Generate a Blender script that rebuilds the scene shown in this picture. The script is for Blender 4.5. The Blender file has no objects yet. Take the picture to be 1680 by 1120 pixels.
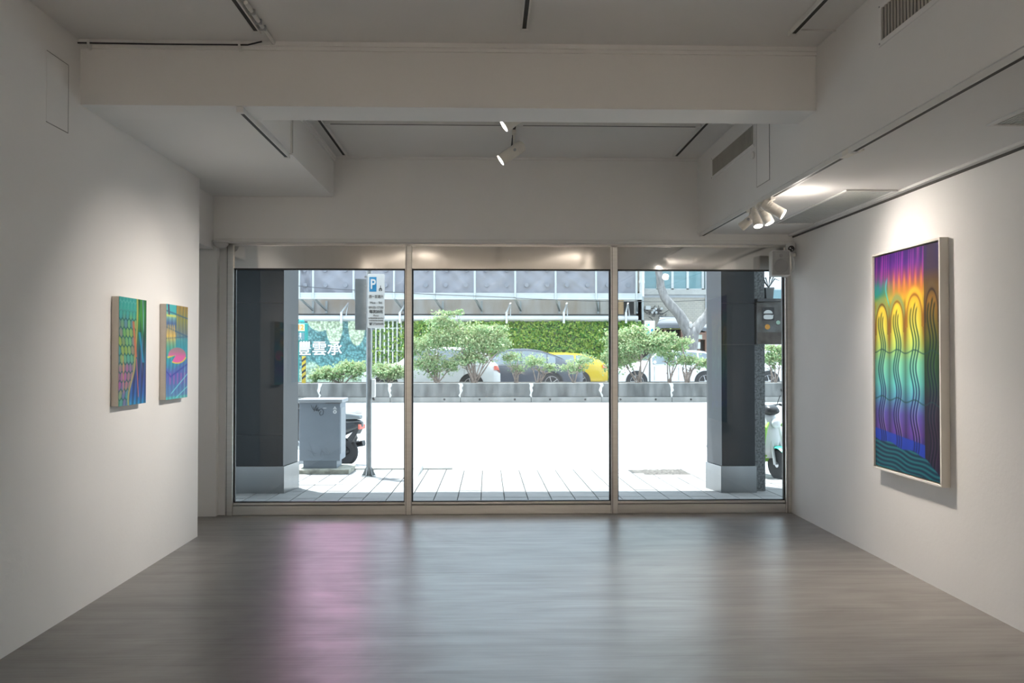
import bpy, bmesh, math, random
import numpy as np
from mathutils import Vector, Matrix

scn = bpy.context.scene
COL = scn.collection
random.seed(7)
rng = np.random.default_rng(11)

# ------------------------------------------------------------------ camera
F, CX, CY, EYE = 1400.0, 840.0, 560.0, 1.54
YAW, PIT = math.radians(1.637), math.radians(0.941)
cam_d = bpy.data.cameras.new('camera')
cam_d.sensor_width = 36.0
cam_d.lens = 36.0 * F / 1680.0
cam_d.clip_start, cam_d.clip_end = 0.05, 400
cam = bpy.data.objects.new('camera', cam_d)
COL.objects.link(cam)
cam.location = (0, 0, EYE)
cam.rotation_euler = (math.pi / 2 + PIT, 0, -YAW)
scn.camera = cam

# ------------------------------------------------------------------ light, exposure
scn.view_settings.view_transform = 'Standard'
scn.view_settings.look = 'None'
scn.view_settings.gamma = 1.0
scn.view_settings.use_curve_mapping = False
scn.view_settings.exposure = 0.3
W = bpy.data.worlds.new('sky')
scn.world = W
W.use_nodes = True
bg = W.node_tree.nodes['Background']
bg.inputs[0].default_value = (0.72, 0.86, 1.0, 1)
bg.inputs[1].default_value = 2.9
sun_d = bpy.data.lights.new('sun', 'SUN')
sun_d.energy = 12.0
sun_d.angle = math.radians(1.5)
sun_d.color = (0.94, 0.98, 1.0)
sun = bpy.data.objects.new('sun', sun_d)
COL.objects.link(sun)
sun.location = (-5, 16, 30)
sun.rotation_euler = Vector((0.16, -0.19, -1.0)).to_track_quat('-Z', 'Y').to_euler()
LAMP = 0.85          # overall power of the gallery's spot lamps
WARM = (1.0, 0.91, 0.82)


# ------------------------------------------------------------------ pixel -> direction helpers
def ray(u, v):
    x, y, z = (u - CX) / F, (CY - v) / F, 1.0
    y, z = y * math.cos(PIT) + z * math.sin(PIT), z * math.cos(PIT) - y * math.sin(PIT)
    x, z = x * math.cos(YAW) + z * math.sin(YAW), z * math.cos(YAW) - x * math.sin(YAW)
    return Vector((x, z, y))


def atY(u, v, Y):
    d = ray(u, v)
    return Vector((0, 0, EYE)) + d * (Y / d.y)


# ------------------------------------------------------------------ materials
def lin(c):
    """sRGB 0-255 -> linear"""
    return tuple(((x / 255) / 12.92 if x / 255 <= .04045 else ((x / 255 + .055) / 1.055) ** 2.4) for x in c)


MATS = {}


def mat(name, col, rough=.6, metal=0.0, var=0.0, scale=6.0, bump=0.0, bscale=None, stretch=(1, 1, 1), spec=.5,
        col2=None, emit=None, emit_s=0.0, coat=0.0, detail=4.0, alpha=None):
    if name in MATS:
        return MATS[name]
    m = bpy.data.materials.new(name)
    m.use_nodes = True
    nt = m.node_tree
    b = nt.nodes['Principled BSDF']
    c = lin(col) if max(col) > 1.0 else col
    b.inputs['Base Color'].default_value = (*c, 1)
    b.inputs['Roughness'].default_value = rough
    b.inputs['Metallic'].default_value = metal
    b.inputs['Specular IOR Level'].default_value = spec
    b.inputs['Coat Weight'].default_value = coat
    if emit:
        b.inputs['Emission Color'].default_value = (*emit, 1)
        b.inputs['Emission Strength'].default_value = emit_s
    if var or bump or col2:
        tc = nt.nodes.new('ShaderNodeTexCoord')
        mp = nt.nodes.new('ShaderNodeMapping')
        mp.inputs['Scale'].default_value = stretch
        nt.links.new(tc.outputs['Object'], mp.inputs[0])
        nz = nt.nodes.new('ShaderNodeTexNoise')
        nz.inputs['Scale'].default_value = scale
        nz.inputs['Detail'].default_value = detail
        nt.links.new(mp.outputs[0], nz.inputs['Vector'])
        if var or col2:
            mx = nt.nodes.new('ShaderNodeMix')
            mx.data_type = 'RGBA'
            if col2:
                d = lin(col2) if max(col2) > 1.0 else col2
                a_, b_ = c, d
            else:
                a_ = tuple(x * (1 - var) for x in c)
                b_ = tuple(min(1, x * (1 + var)) for x in c)
            mx.inputs[6].default_value = (*a_, 1)
            mx.inputs[7].default_value = (*b_, 1)
            rp = nt.nodes.new('ShaderNodeMapRange')
            rp.inputs[1].default_value = .3
            rp.inputs[2].default_value = .7
            nt.links.new(nz.outputs['Fac'], rp.inputs[0])
            nt.links.new(rp.outputs[0], mx.inputs[0])
            nt.links.new(mx.outputs[2], b.inputs['Base Color'])
        if bump:
            n2 = nz
            if bscale:
                n2 = nt.nodes.new('ShaderNodeTexNoise')
                n2.inputs['Scale'].default_value = bscale
                n2.inputs['Detail'].default_value = detail
                nt.links.new(mp.outputs[0], n2.inputs['Vector'])
            bp = nt.nodes.new('ShaderNodeBump')
            bp.inputs['Strength'].default_value = bump
            bp.inputs['Distance'].default_value = .02
            nt.links.new(n2.outputs['Fac'], bp.inputs['Height'])
            nt.links.new(bp.outputs[0], b.inputs['Normal'])
    MATS[name] = m
    return m


def vcol_mat(name, rough=.5, spec=.4, speckle=None):
    m = bpy.data.materials.new(name)
    m.use_nodes = True
    nt = m.node_tree
    b = nt.nodes['Principled BSDF']
    b.inputs['Roughness'].default_value = rough
    b.inputs['Specular IOR Level'].default_value = spec
    at = nt.nodes.new('ShaderNodeAttribute')
    at.attribute_name = 'print'
    nt.links.new(at.outputs['Color'], b.inputs['Base Color'])
    if speckle:
        tc = nt.nodes.new('ShaderNodeTexCoord')
        vo = nt.nodes.new('ShaderNodeTexVoronoi')
        vo.inputs['Scale'].default_value = speckle
        nt.links.new(tc.outputs['Object'], vo.inputs['Vector'])
        rp = nt.nodes.new('ShaderNodeMapRange')
        rp.inputs[1].default_value = .2
        rp.inputs[2].default_value = .75
        rp.inputs[3].default_value = 1.25
        rp.inputs[4].default_value = .55
        nt.links.new(vo.outputs['Distance'], rp.inputs[0])
        mx = nt.nodes.new('ShaderNodeMix')
        mx.data_type = 'RGBA'
        mx.blend_type = 'MULTIPLY'
        mx.inputs[0].default_value = 1
        nt.links.new(at.outputs['Color'], mx.inputs[6])
        nt.links.new(rp.outputs[0], mx.inputs[7])
        nt.links.new(mx.outputs[2], b.inputs['Base Color'])
    return m


WALL = mat('white_plaster', (.86, .85, .835), .85, var=.015, scale=1.6, bump=.05, bscale=35, spec=.25)
CEIL = mat('ceiling_paint', (.84, .83, .815), .9, var=.015, scale=1.2, bump=.04, bscale=30, spec=.2)
WHITE = mat('white_enamel', (.78, .77, .75), .45, var=.02, scale=9)
OFFW = mat('cream_lacquer', (.80, .76, .69), .45, var=.02, scale=5)
DARK = mat('dark_slot', (.022, .02, .018), .6, var=.2)
STEEL = mat('brushed_steel', (.74, .72, .69), .32, 1.0, var=.05, scale=3, stretch=(1, 1, 14))
STEELM = mat('mirror_steel', (.74, .72, .69), .07, 1.0, var=.02, scale=1.3, bump=.55, bscale=1.3, stretch=(1, 1, .35), detail=1.0)
STEELB = mat('satin_steel_base', (0.281, 0.289, 0.297), .28, 1.0, var=.06, scale=6, stretch=(1, 1, .2))
GREYP = mat('grey_paint', (.42, .43, .44), .5, var=.04)
GASKET = mat('black_gasket', (.03, .03, .03), .5, var=.1)
SEAM = mat('shadow_gap', (.10, .095, .09), .9, var=.1)
LENS = mat('lamp_lens', (1, 1, 1), .3, emit=(1.0, .95, .88), emit_s=9.0)
BLACK = mat('black_plastic', (.02, .021, .023), .35, var=.15)


def floor_mat():
    m = bpy.data.materials.new('polished_concrete')
    m.use_nodes = True
    nt = m.node_tree
    N, L = nt.nodes, nt.links
    b = N['Principled BSDF']
    tc = N.new('ShaderNodeTexCoord')

    def noise(scale, stretch, detail=5, dist=0.0):
        mp = N.new('ShaderNodeMapping')
        mp.inputs['Scale'].default_value = stretch
        L.new(tc.outputs['Object'], mp.inputs[0])
        n = N.new('ShaderNodeTexNoise')
        n.inputs['Scale'].default_value = scale
        n.inputs['Detail'].default_value = detail
        n.inputs['Distortion'].default_value = dist
        L.new(mp.outputs[0], n.inputs['Vector'])
        return n
    s1 = noise(1.0, (.6, 3.2, 1), 6, 2.2)
    s2 = noise(2.0, (.4, 9.0, 1), 5, 1.6)
    s3 = noise(.55, (1, 1.3, 1), 6, 5.0)
    add = N.new('ShaderNodeMath')
    add.operation = 'ADD'
    L.new(s1.outputs['Fac'], add.inputs[0])
    L.new(s2.outputs['Fac'], add.inputs[1])
    add2 = N.new('ShaderNodeMath')
    add2.operation = 'ADD'
    L.new(add.outputs[0], add2.inputs[0])
    L.new(s3.outputs['Fac'], add2.inputs[1])
    mr = N.new('ShaderNodeMapRange')
    mr.inputs[1].default_value = 1.1
    mr.inputs[2].default_value = 1.95
    L.new(add2.outputs[0], mr.inputs[0])
    cr = N.new('ShaderNodeMix')
    cr.data_type = 'RGBA'
    cr.inputs[6].default_value = (.178, .166, .154, 1)
    cr.inputs[7].default_value = (.262, .248, .234, 1)
    L.new(mr.outputs[0], cr.inputs[0])
    L.new(cr.outputs[2], b.inputs['Base Color'])
    rr = N.new('ShaderNodeMapRange')
    rr.inputs[3].default_value = .38
    rr.inputs[4].default_value = .28
    L.new(mr.outputs[0], rr.inputs[0])
    L.new(rr.outputs[0], b.inputs['Roughness'])
    b.inputs['Specular IOR Level'].default_value = .62
    bp = N.new('ShaderNodeBump')
    bp.inputs['Strength'].default_value = .05
    bp.inputs['Distance'].default_value = .02
    L.new(s2.outputs['Fac'], bp.inputs['Height'])
    L.new(bp.outputs[0], b.inputs['Normal'])
    return m


def glass_mat():
    m = bpy.data.materials.new('window_glass')
    m.use_nodes = True
    nt = m.node_tree
    N, L = nt.nodes, nt.links
    N.remove(N['Principled BSDF'])
    out = N['Material Output']
    tr = N.new('ShaderNodeBsdfTransparent')
    tr.inputs[0].default_value = (.95, .97, .965, 1)
    gl = N.new('ShaderNodeBsdfGlossy')
    gl.inputs['Roughness'].default_value = .004
    fr = N.new('ShaderNodeFresnel')
    fr.inputs['IOR'].default_value = 1.45
    mu = N.new('ShaderNodeMath')
    mu.operation = 'MULTIPLY'
    mu.inputs[1].default_value = 1.0
    L.new(fr.outputs[0], mu.inputs[0])
    mx = N.new('ShaderNodeMixShader')
    L.new(mu.outputs[0], mx.inputs[0])
    L.new(tr.outputs[0], mx.inputs[1])
    L.new(gl.outputs[0], mx.inputs[2])
    L.new(mx.outputs[0], out.inputs[0])
    return m


FLOOR = floor_mat()
GLASS = glass_mat()

# ------------------------------------------------------------------ mesh builder
ORG = {}


class MB:
    def __init__(self):
        self.v, self.f = [], []

    def add(self, vs, fs):
        o = len(self.v)
        self.v += [tuple(p) for p in vs]
        self.f += [tuple(i + o for i in f) for f in fs]
        return self

    def box(self, x0, x1, y0, y1, z0, z1):
        x0, x1 = min(x0, x1), max(x0, x1)
        y0, y1 = min(y0, y1), max(y0, y1)
        z0, z1 = min(z0, z1), max(z0, z1)
        vs = [(x0, y0, z0), (x1, y0, z0), (x1, y1, z0), (x0, y1, z0), (x0, y0, z1), (x1, y0, z1), (x1, y1, z1), (x0, y1, z1)]
        return self.add(vs, [(0, 3, 2, 1), (4, 5, 6, 7), (0, 1, 5, 4), (1, 2, 6, 5), (2, 3, 7, 6), (3, 0, 4, 7)])

    def obox(self, c, size, M):
        sx, sy, sz = (s / 2 for s in size)
        c = Vector(c)
        vs = [c + M @ Vector(p) for p in ((-sx, -sy, -sz), (sx, -sy, -sz), (sx, sy, -sz), (-sx, sy, -sz),
                                          (-sx, -sy, sz), (sx, -sy, sz), (sx, sy, sz), (-sx, sy, sz))]
        return self.add(vs, [(0, 3, 2, 1), (4, 5, 6, 7), (0, 1, 5, 4), (1, 2, 6, 5), (2, 3, 7, 6), (3, 0, 4, 7)])

    def bar(self, p0, p1, w, h=None):
        """rectangular bar between two points"""
        p0, p1 = Vector(p0), Vector(p1)
        d = p1 - p0
        M = d.to_track_quat('Y', 'Z').to_matrix()
        return self.obox((p0 + p1) / 2, (w, d.length, h or w), M)

    def cyl(self, p0, p1, r0, r1=None, n=16, cap=True):
        p0, p1 = Vector(p0), Vector(p1)
        r1 = r0 if r1 is None else r1
        M = (p1 - p0).to_track_quat('Z', 'Y').to_matrix()
        vs = []
        for p, r in ((p0, r0), (p1, r1)):
            for i in range(n):
                a = 2 * math.pi * i / n
                vs.append(p + M @ Vector((r * math.cos(a), r * math.sin(a), 0)))
        fs = [(i, (i + 1) % n, n + (i + 1) % n, n + i) for i in range(n)]
        if cap:
            fs += [tuple(range(n - 1, -1, -1)), tuple(range(n, 2 * n))]
        return self.add(vs, fs)

    def tube(self, pts, r, n=8, cap=True):
        pts = [Vector(p) for p in pts]
        rs = r if isinstance(r, (list, tuple)) else [r] * len(pts)
        vs = []
        up = None
        for i, p in enumerate(pts):
            d = (pts[min(i + 1, len(pts) - 1)] - pts[max(i - 1, 0)]).normalized()
            if up is None:
                up = Vector((0, 0, 1)) if abs(d.z) < .9 else Vector((1, 0, 0))
            s = d.cross(up).normalized()
            up = s.cross(d).normalized()
            for k in range(n):
                a = 2 * math.pi * k / n
                vs.append(p + (s * math.cos(a) + up * math.sin(a)) * rs[i])
        fs = []
        for i in range(len(pts) - 1):
            for k in range(n):
                fs.append((i * n + k, i * n + (k + 1) % n, (i + 1) * n + (k + 1) % n, (i + 1) * n + k))
        if cap:
            fs += [tuple(range(n - 1, -1, -1)), tuple(range((len(pts) - 1) * n, len(pts) * n))]
        return self.add(vs, fs)

    def lathe(self, prof, M=None, n=20, org=(0, 0, 0)):
        M = M or Matrix.Identity(3)
        o = Vector(org)
        vs = []
        for r, z in prof:
            for i in range(n):
                a = 2 * math.pi * i / n
                vs.append(o + M @ Vector((r * math.cos(a), r * math.sin(a), z)))
        fs = []
        for j in range(len(prof) - 1):
            for i in range(n):
                fs.append((j * n + i, j * n + (i + 1) % n, (j + 1) * n + (i + 1) % n, (j + 1) * n + i))
        fs += [tuple(range(n - 1, -1, -1)), tuple(range((len(prof) - 1) * n, len(prof) * n))]
        return self.add(vs, fs)

    def prism(self, poly, axis, a0, a1):
        """extrude a 2D polygon along an axis: 'x' poly=(y,z); 'y' poly=(x,z); 'z' poly=(x,y)"""
        def P(p, a):
            return {'x': (a, p[0], p[1]), 'y': (p[0], a, p[1]), 'z': (p[0], p[1], a)}[axis]
        n = len(poly)
        vs = [P(p, a0) for p in poly] + [P(p, a1) for p in poly]
        fs = [tuple(range(n - 1, -1, -1)), tuple(range(n, 2 * n))]
        fs += [(i, (i + 1) % n, n + (i + 1) % n, n + i) for i in range(n)]
        return self.add(vs, fs)

    def ball(self, c, rx, ry, rz, n=16, m=10, z0=-1.0, z1=1.0):
        c = Vector(c)
        vs = []
        for j in range(m + 1):
            z = z0 + (z1 - z0) * j / m
            t = math.asin(max(-1, min(1, math.sin(math.asin(z0) + (math.asin(z1) - math.asin(z0)) * j / m))))
            for i in range(n):
                a = 2 * math.pi * i / n
                vs.append(c + Vector((rx * math.cos(t) * math.cos(a), ry * math.cos(t) * math.sin(a), rz * math.sin(t))))
        fs = [(j * n + i, j * n + (i + 1) % n, (j + 1) * n + (i + 1) % n, (j + 1) * n + i) for j in range(m) for i in range(n)]
        fs += [tuple(range(n - 1, -1, -1)), tuple(range(m * n, (m + 1) * n))]
        return self.add(vs, fs)

    def build(self, name, material, parent=None, smooth=False, bevel=0.0, seg=2, fix=True):
        me = bpy.data.meshes.new(name)
        o = ORG.get(parent, Vector((0, 0, 0))) if parent else None
        if o is None:                                   # a top-level mesh: origin at its base
            xs = np.array(self.v)
            lo, hi = xs.min(0), xs.max(0)
            o = Vector(((lo[0] + hi[0]) / 2, (lo[1] + hi[1]) / 2, lo[2]))
        me.from_pydata([(p[0] - o.x, p[1] - o.y, p[2] - o.z) for p in self.v], [], self.f)
        if fix:
            bm = bmesh.new()
            bm.from_mesh(me)
            bmesh.ops.recalc_face_normals(bm, faces=bm.faces)
            if bevel:
                es = [e for e in bm.edges if e.is_manifold and e.calc_face_angle(0) > .5]
                bmesh.ops.bevel(bm, geom=es, offset=bevel, segments=seg, affect='EDGES', profile=.5)
            bm.to_mesh(me)
            bm.free()
        me.materials.append(material)
        if smooth:
            me.shade_smooth()
            if smooth != 'all':
                try:
                    me.set_sharp_from_angle(angle=math.radians(40))
                except Exception:
                    pass
        ob = bpy.data.objects.new(name, me)
        COL.objects.link(ob)
        if parent:
            ob.parent = parent
        else:
            ob.location = o
        ORG[ob] = o
        return ob


def tag(o, label=None, cat=None, group=None, kind=None):
    if label:
        o['label'] = label
    if cat:
        o['category'] = cat
    if group:
        o['group'] = group
    if kind:
        o['kind'] = kind
    return o


def thing(name, loc, label=None, cat=None, group=None, kind=None):
    e = bpy.data.objects.new(name, None)
    e.empty_display_size = .1
    COL.objects.link(e)
    e.location = loc
    ORG[e] = Vector(loc)
    return tag(e, label, cat, group, kind)


def struct(name, mb, material, label=None, **k):
    return tag(mb.build(name, material, **k), label, None, None, 'structure')


def text(name, body, size, loc, material, parent, rot=(math.pi / 2, 0, 0), bold=0.0, align='CENTER', sx=1.0, depth=.002):
    cu = bpy.data.curves.new(name, 'FONT')
    cu.body = body
    cu.size = size
    cu.align_x = align
    cu.align_y = 'CENTER'
    cu.extrude = depth
    cu.resolution_u = 3
    tmp = bpy.data.objects.new('tmp', cu)
    me = bpy.data.meshes.new_from_object(tmp)
    bpy.data.objects.remove(tmp)
    o = ORG.get(parent, Vector((0, 0, 0)))
    M = Matrix.Translation(Vector(loc) - o) @ Matrix.Rotation(rot[2], 4, 'Z') @ Matrix.Rotation(rot[1], 4, 'Y') @ Matrix.Rotation(rot[0], 4, 'X') @ Matrix.Diagonal((sx, 1, 1, 1))
    if bold:
        src = me
        bm = bmesh.new()
        for i in range(8):
            a = math.pi * i / 4
            t = src.copy()
            t.transform(Matrix.Translation((bold * math.cos(a), bold * math.sin(a), .0002 * i)))
            bm.from_mesh(t)
            bpy.data.meshes.remove(t)
        bm.to_mesh(src)
        bm.free()
    me.transform(M)
    me.materials.clear()
    me.materials.append(material)
    ob = bpy.data.objects.new(name, me)
    COL.objects.link(ob)
    ob.parent = parent
    ORG[ob] = o
    return ob


def painted_grid(name, P, nu, nv, fn, material, parent):
    """flat printed panel: P(u,v)->point with u right, v down; fn(U,V)->sRGB 0..1 array"""
    us, vs = np.linspace(0, 1, nu), np.linspace(0, 1, nv)
    U, V = np.meshgrid(us, vs)
    p00, p10, p01 = (np.array(P(*q)) for q in ((0, 0), (1, 0), (0, 1)))
    o = np.array(ORG.get(parent, Vector((0, 0, 0))))
    pts = p00 + U[..., None] * (p10 - p00) + V[..., None] * (p01 - p00) - o
    idx = np.arange(nu * nv).reshape(nv, nu)
    fs = np.stack([idx[:-1, :-1], idx[1:, :-1], idx[1:, 1:], idx[:-1, 1:]], -1).reshape(-1, 4)
    me = bpy.data.meshes.new(name)
    me.from_pydata(pts.reshape(-1, 3).tolist(), [], fs.tolist())
    c = np.clip(fn(U, V), 0, 1)
    c = np.where(c <= .04045, c / 12.92, ((c + .055) / 1.055) ** 2.4)
    at = me.color_attributes.new('print', 'FLOAT_COLOR', 'POINT')
    rgba = np.ones((nv * nu, 4), np.float32)
    rgba[:, :3] = c.reshape(-1, 3)
    at.data.foreach_set('color', rgba.ravel())
    me.materials.append(material)
    ob = bpy.data.objects.new(name, me)
    COL.objects.link(ob)
    ob.parent = parent
    ORG[ob] = ORG[parent]
    return ob


def clone(root, loc, rz=None, label=None, group=None):
    c = root.copy()
    COL.objects.link(c)
    c.location = loc
    if rz is not None:
        c.rotation_euler = (0, 0, rz)
    if label:
        c['label'] = label
    if group:
        c['group'] = group
    for ch in list(root.children):
        k = ch.copy()
        COL.objects.link(k)
        k.parent = c
        for g in list(ch.children):
            q = g.copy()
            COL.objects.link(q)
            q.parent = k
    return c


# ================================================================== THE ROOM
XL, XR = -2.47, 2.98            # left and right wall planes
YB = -5.0                       # back of the gallery behind the camera
ZC = 3.45                       # ceiling
ZS = 3.06                       # beam / left soffit underside
ZR = 2.72                       # right soffit underside
XF = 2.04                       # right fascia
YL = 8.22                       # lintel face
YG = 8.36                       # glass plane

struct('floor', MB().box(-3.8, 3.3, YB - .2, 8.44, -.15, 0), FLOOR, 'grey polished concrete floor with swirling trowel streaks')
struct('ceiling', MB().box(-3.8, 3.3, YB - .2, 8.6, ZC, ZC + .2), CEIL, 'upper white ceiling in front of and behind the beam')
lw = struct('wall_left', MB().box(XL - .2, XL, YB, 7.37, 0, ZC), WALL, 'white left wall carrying the two small paintings')
struct('wall_right', MB().box(XR, XR + .25, YB, 8.56, 0, ZC), WALL, 'white right wall carrying the tall framed painting')
struct('wall_rear', MB().box(-3.8, 3.3, YB - .2, YB, 0, ZC), WALL, 'white wall at the rear of the gallery')
# alcove left of the window
struct('wall_alcove', MB().box(-3.8, -2.60, 8.27, 8.5, 0, 2.62).box(-2.60, -2.525, 8.34, 8.5, 0, 2.62)
       .box(-3.8, -3.6, 7.2, 8.5, 0, ZC).box(-3.8, XL - .2, 7.17, 7.37, 0, ZC), WALL, 'white recess wall beside the window')
struct('ceiling_alcove', MB().box(-3.6, -2.62, 7.37, YL, 2.56, ZC), CEIL, 'low white header over the recess left of the window')
struct('wall_lintel', MB().box(-3.6, XR, YL, 8.6, 2.625, ZC), WALL, 'white lintel wall above the shop window')
beam = struct('ceiling_beam', MB().box(XL - .01, XF, 5.22, 5.53, ZS, ZC).box(XL, XF, 5.195, 5.22, ZC - .028, ZC)
              .box(XL, XF, 5.207, 5.22, ZC - .05, ZC - .028), CEIL, 'deep white beam crossing the gallery ceiling')
struct('ceiling_soffit_left', MB().box(-2.62, -1.48, 5.53, YL, ZS, ZC), CEIL, 'lowered white soffit above the left wall')
struct('ceiling_soffit_right', MB().box(XF, XR, YB, YL, ZR, ZC), CEIL, 'lowered white bulkhead with air grilles along the right wall')
# mouldings under the rear ceiling
struct('trim_1', MB().box(-1.48, -1.455, 5.53, YL, ZC - .028, ZC).box(-1.48, -1.465, 5.53, YL, ZC - .05, ZC - .028)
       .box(-1.48, XF, YL - .02, YL, ZC - .022, ZC), CEIL, 'thin cove moulding round the rear ceiling recess')
struct('trim_2', MB().box(-2.6, XR, YL - .012, YL, 2.625, 2.66), WHITE, 'white trim strip along the bottom of the lintel')
# shadow-gap metal strip at the top of the right wall
t3 = struct('trim_3', MB().box(XR - .05, XR, YB, YL, ZR - .018, ZR), WHITE, 'white strip where right wall meets the soffit')
MB().box(XR - .012, XR, YB, YL, ZR - .032, ZR - .018).build('shadow_gap', SEAM, t3)

# ------------------------------------------------------------------ shop window
ZT0, ZT1 = 2.385, 2.605
posts = [(-2.525, -2.455), (-.802, -.737), (1.204, 1.270), (2.925, 2.98)]
pl = ['steel jamb post at the left end of the shop window', 'steel mullion between the left and middle panes',
      'steel mullion between the middle and right panes', 'steel jamb post beside the loudspeaker wall']
for i, (a, b) in enumerate(posts):
    e = thing('trim_%d' % (i + 4), ((a + b) / 2, 8.36, 0), pl[i], None, None, 'structure')
    MB().box(a, b, 8.30, 8.42, 0, 2.62).build('post', STEEL, e, bevel=.004)
    MB().box(a + .012, a + .016, 8.297, 8.301, 0.001, 2.60).build('groove', SEAM, e)
struct('trim_8', MB().box(-2.525, 2.98, 8.40, 8.44, ZT1, 2.63).box(-2.525, 2.98, 8.30, 8.40, ZT1, 2.625), STEEL, 'steel strip along the head of the window')
wl = ['left glass pane showing the pillar and utility cabinet', 'middle glass pane showing the road and parked cars',
      'right glass pane showing the tree and dark pillar']
for i in range(3):
    a, b = posts[i][1], posts[i + 1][0]
    w = thing('window_%d' % (i + 1), ((a + b) / 2, 8.36, 0), wl[i], None, None, 'structure')
    MB().box(a, b, YG - .006, YG + .006, .125, ZT0 - .01).build('pane', GLASS, w)
    MB().box(a, b, 8.325, 8.40, ZT0, ZT1).build('header_panel', STEELM, w)
    MB().box(a, b, 8.33, 8.35, ZT0 - .016, ZT0).build('head_bead', GASKET, w)
    MB().box(a, b, 8.315, 8.42, 0, .088).build('sill_rail', STEEL, w, bevel=.004)
    MB().box(a, b, 8.335, 8.40, .094, .118).build('sill_bead', STEEL, w, bevel=.003)
    MB().box(a, b, 8.345, 8.38, .086, .096).box(a, b, 8.345, 8.38, .118, .126).build('gasket', GASKET, w)
    MB().box(a, a + .012, 8.345, 8.38, .12, ZT0).box(b - .012, b, 8.345, 8.38, .12, ZT0).build('side_gasket', GASKET, w)
    if i == 1:
        lk = MB().lathe([(.008, 0), (.008, -.006), (.005, -.008)], Matrix.Rotation(-math.pi / 2, 3, 'X'), 12, (.215, 8.325, 2.47)).build('lock', STEEL, w)

# ------------------------------------------------------------------ access panels and grilles
def panel_seams(name, x, ya, yb, za, zb, sides, label):
    """flush door in a wall plane x: thin recess lines"""
    e = thing(name, (x, (ya + yb) / 2, za), label, 'access panel')
    s = -1 if x > 0 else 1
    g = .004
    mb = MB().box(x, x + s * .002, ya, yb, za, zb)
    mb.build('leaf', WALL, e)
    k = MB()
    if 'b' in sides:
        k.box(x, x + s * .003, ya, yb, za - g, za)
    if 't' in sides:
        k.box(x, x + s * .003, ya, yb, zb, zb + g)
    if 'l' in sides:
        k.box(x, x + s * .003, ya - g, ya, za - g, zb)
    if 'r' in sides:
        k.box(x, x + s * .003, yb, yb + g, za - g, zb)
    k.build('gap', mat('paint_gap', (.30, .29, .28), .9, var=.05), e)
    return e


panel_seams('access_panel', XL, 4.825, 5.07, 2.85, 3.246, 'btr', 'square flush access panel high on the left wall')
panel_seams('access_panel', XF, 6.10, 6.385, 2.815, 3.42, 'brl', 'tall flush access door beside the rear bulkhead grille')
panel_seams('access_panel', XF, 2.55, 3.14, 2.826, 3.40, 'br', 'wide flush access door on the bulkhead near the top right corner')


def side_grille(name, ya, yb, za, zb, label, n):
    e = thing(name, (XF, (ya + yb) / 2, za), label, 'air grille', 'bulkhead side grilles')
    x = XF
    m = .028
    MB().box(x - .006, x, ya - m, yb + m, za - m, za).box(x - .006, x, ya - m, yb + m, zb, zb + m) \
        .box(x - .006, x, ya - m, ya, za, zb).box(x - .006, x, yb, yb + m, za, zb).build('frame', WALL, e, bevel=.002)
    MB().box(x - .0008, x, ya, yb, za, zb).build('backing', mat('grille_shadow', (.10, .10, .095), .8, var=.1), e)
    sl = MB().box(x - .006, x - .001, -.0045, .0045, za, zb)
    proto = None
    for i in range(n):
        y = ya + (i + .5) * (yb - ya) / n
        if proto is None:
            proto = MB().box(x - .007, x - .0008, y - .006, y + .006, za, zb).build('slat', mat('slat_grey', (.50, .48, .43), .6, var=.03), e)
            y0 = y
        else:
            c = proto.copy()
            COL.objects.link(c)
            c.parent = e
            c.location = (0, y - y0, 0)
    for yy in (ya - m / 2, yb + m / 2):
        for zz in (za - m / 2, zb + m / 2):
            MB().cyl((x - .006, yy, zz), (x - .009, yy, zz), .005, n=8).build('screw', GREYP, e)
    return e


side_grille('air_grille', 6.46, 7.655, 3.165, 3.31, 'slatted air grille on the bulkhead behind the beam', 34)
side_grille('air_grille', 3.2, 4.335, 3.17, 3.335, 'slatted air grille on the bulkhead in front of the beam', 34)
e = thing('sensor', (XF - .02, 6.46, 3.06), 'small white oval sensor below the rear bulkhead grille', 'sensor')
MB().ball((XF - .008, 6.465, 3.075), .016, .028, .03).build('shell', WHITE, e, smooth=True)
MB().cyl((XF, 6.465, 3.075), (XF - .01, 6.465, 3.075), .02).build('base_plate', WHITE, e)


def soffit_grille(ya, yb, xa, xb, label, n=16):
    e = thing('ceiling_grille', ((xa + xb) / 2, (ya + yb) / 2, ZR - .02), label, 'air grille', 'soffit return grilles')
    z = ZR
    m = .022
    MB().box(xa - m, xa, ya - m, yb + m, z - .012, z).box(xb, xb + m, ya - m, yb + m, z - .012, z) \
        .box(xa, xb, ya - m, ya, z - .012, z).box(xa, xb, yb, yb + m, z - .012, z).build('frame', WHITE, e, bevel=.002)
    MB().box(xa, xb, ya, yb, z - .001, z).build('backing', mat('grille_backing', (.09, .09, .088), .7, var=.05), e)
    proto = None
    for i in range(n):
        x = xa + (i + .5) * (xb - xa) / n
        if proto is None:
            proto = MB().box(x - .006, x + .006, ya, yb, z - .005, z - .001).build('slat', mat('soffit_slat', (.60, .60, .58), .6, var=.03), e)
            x0 = x
        else:
            c = proto.copy()
            COL.objects.link(c)
            c.parent = e
            c.location = (x - x0, 0, 0)


soffit_grille(6.0, 7.5, 2.57, 2.90, 'long slatted grille in the right soffit beside the spotlights')
soffit_grille(2.9, 4.25, 2.57, 2.90, 'long slatted grille in the right soffit at the picture edge')


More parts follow.
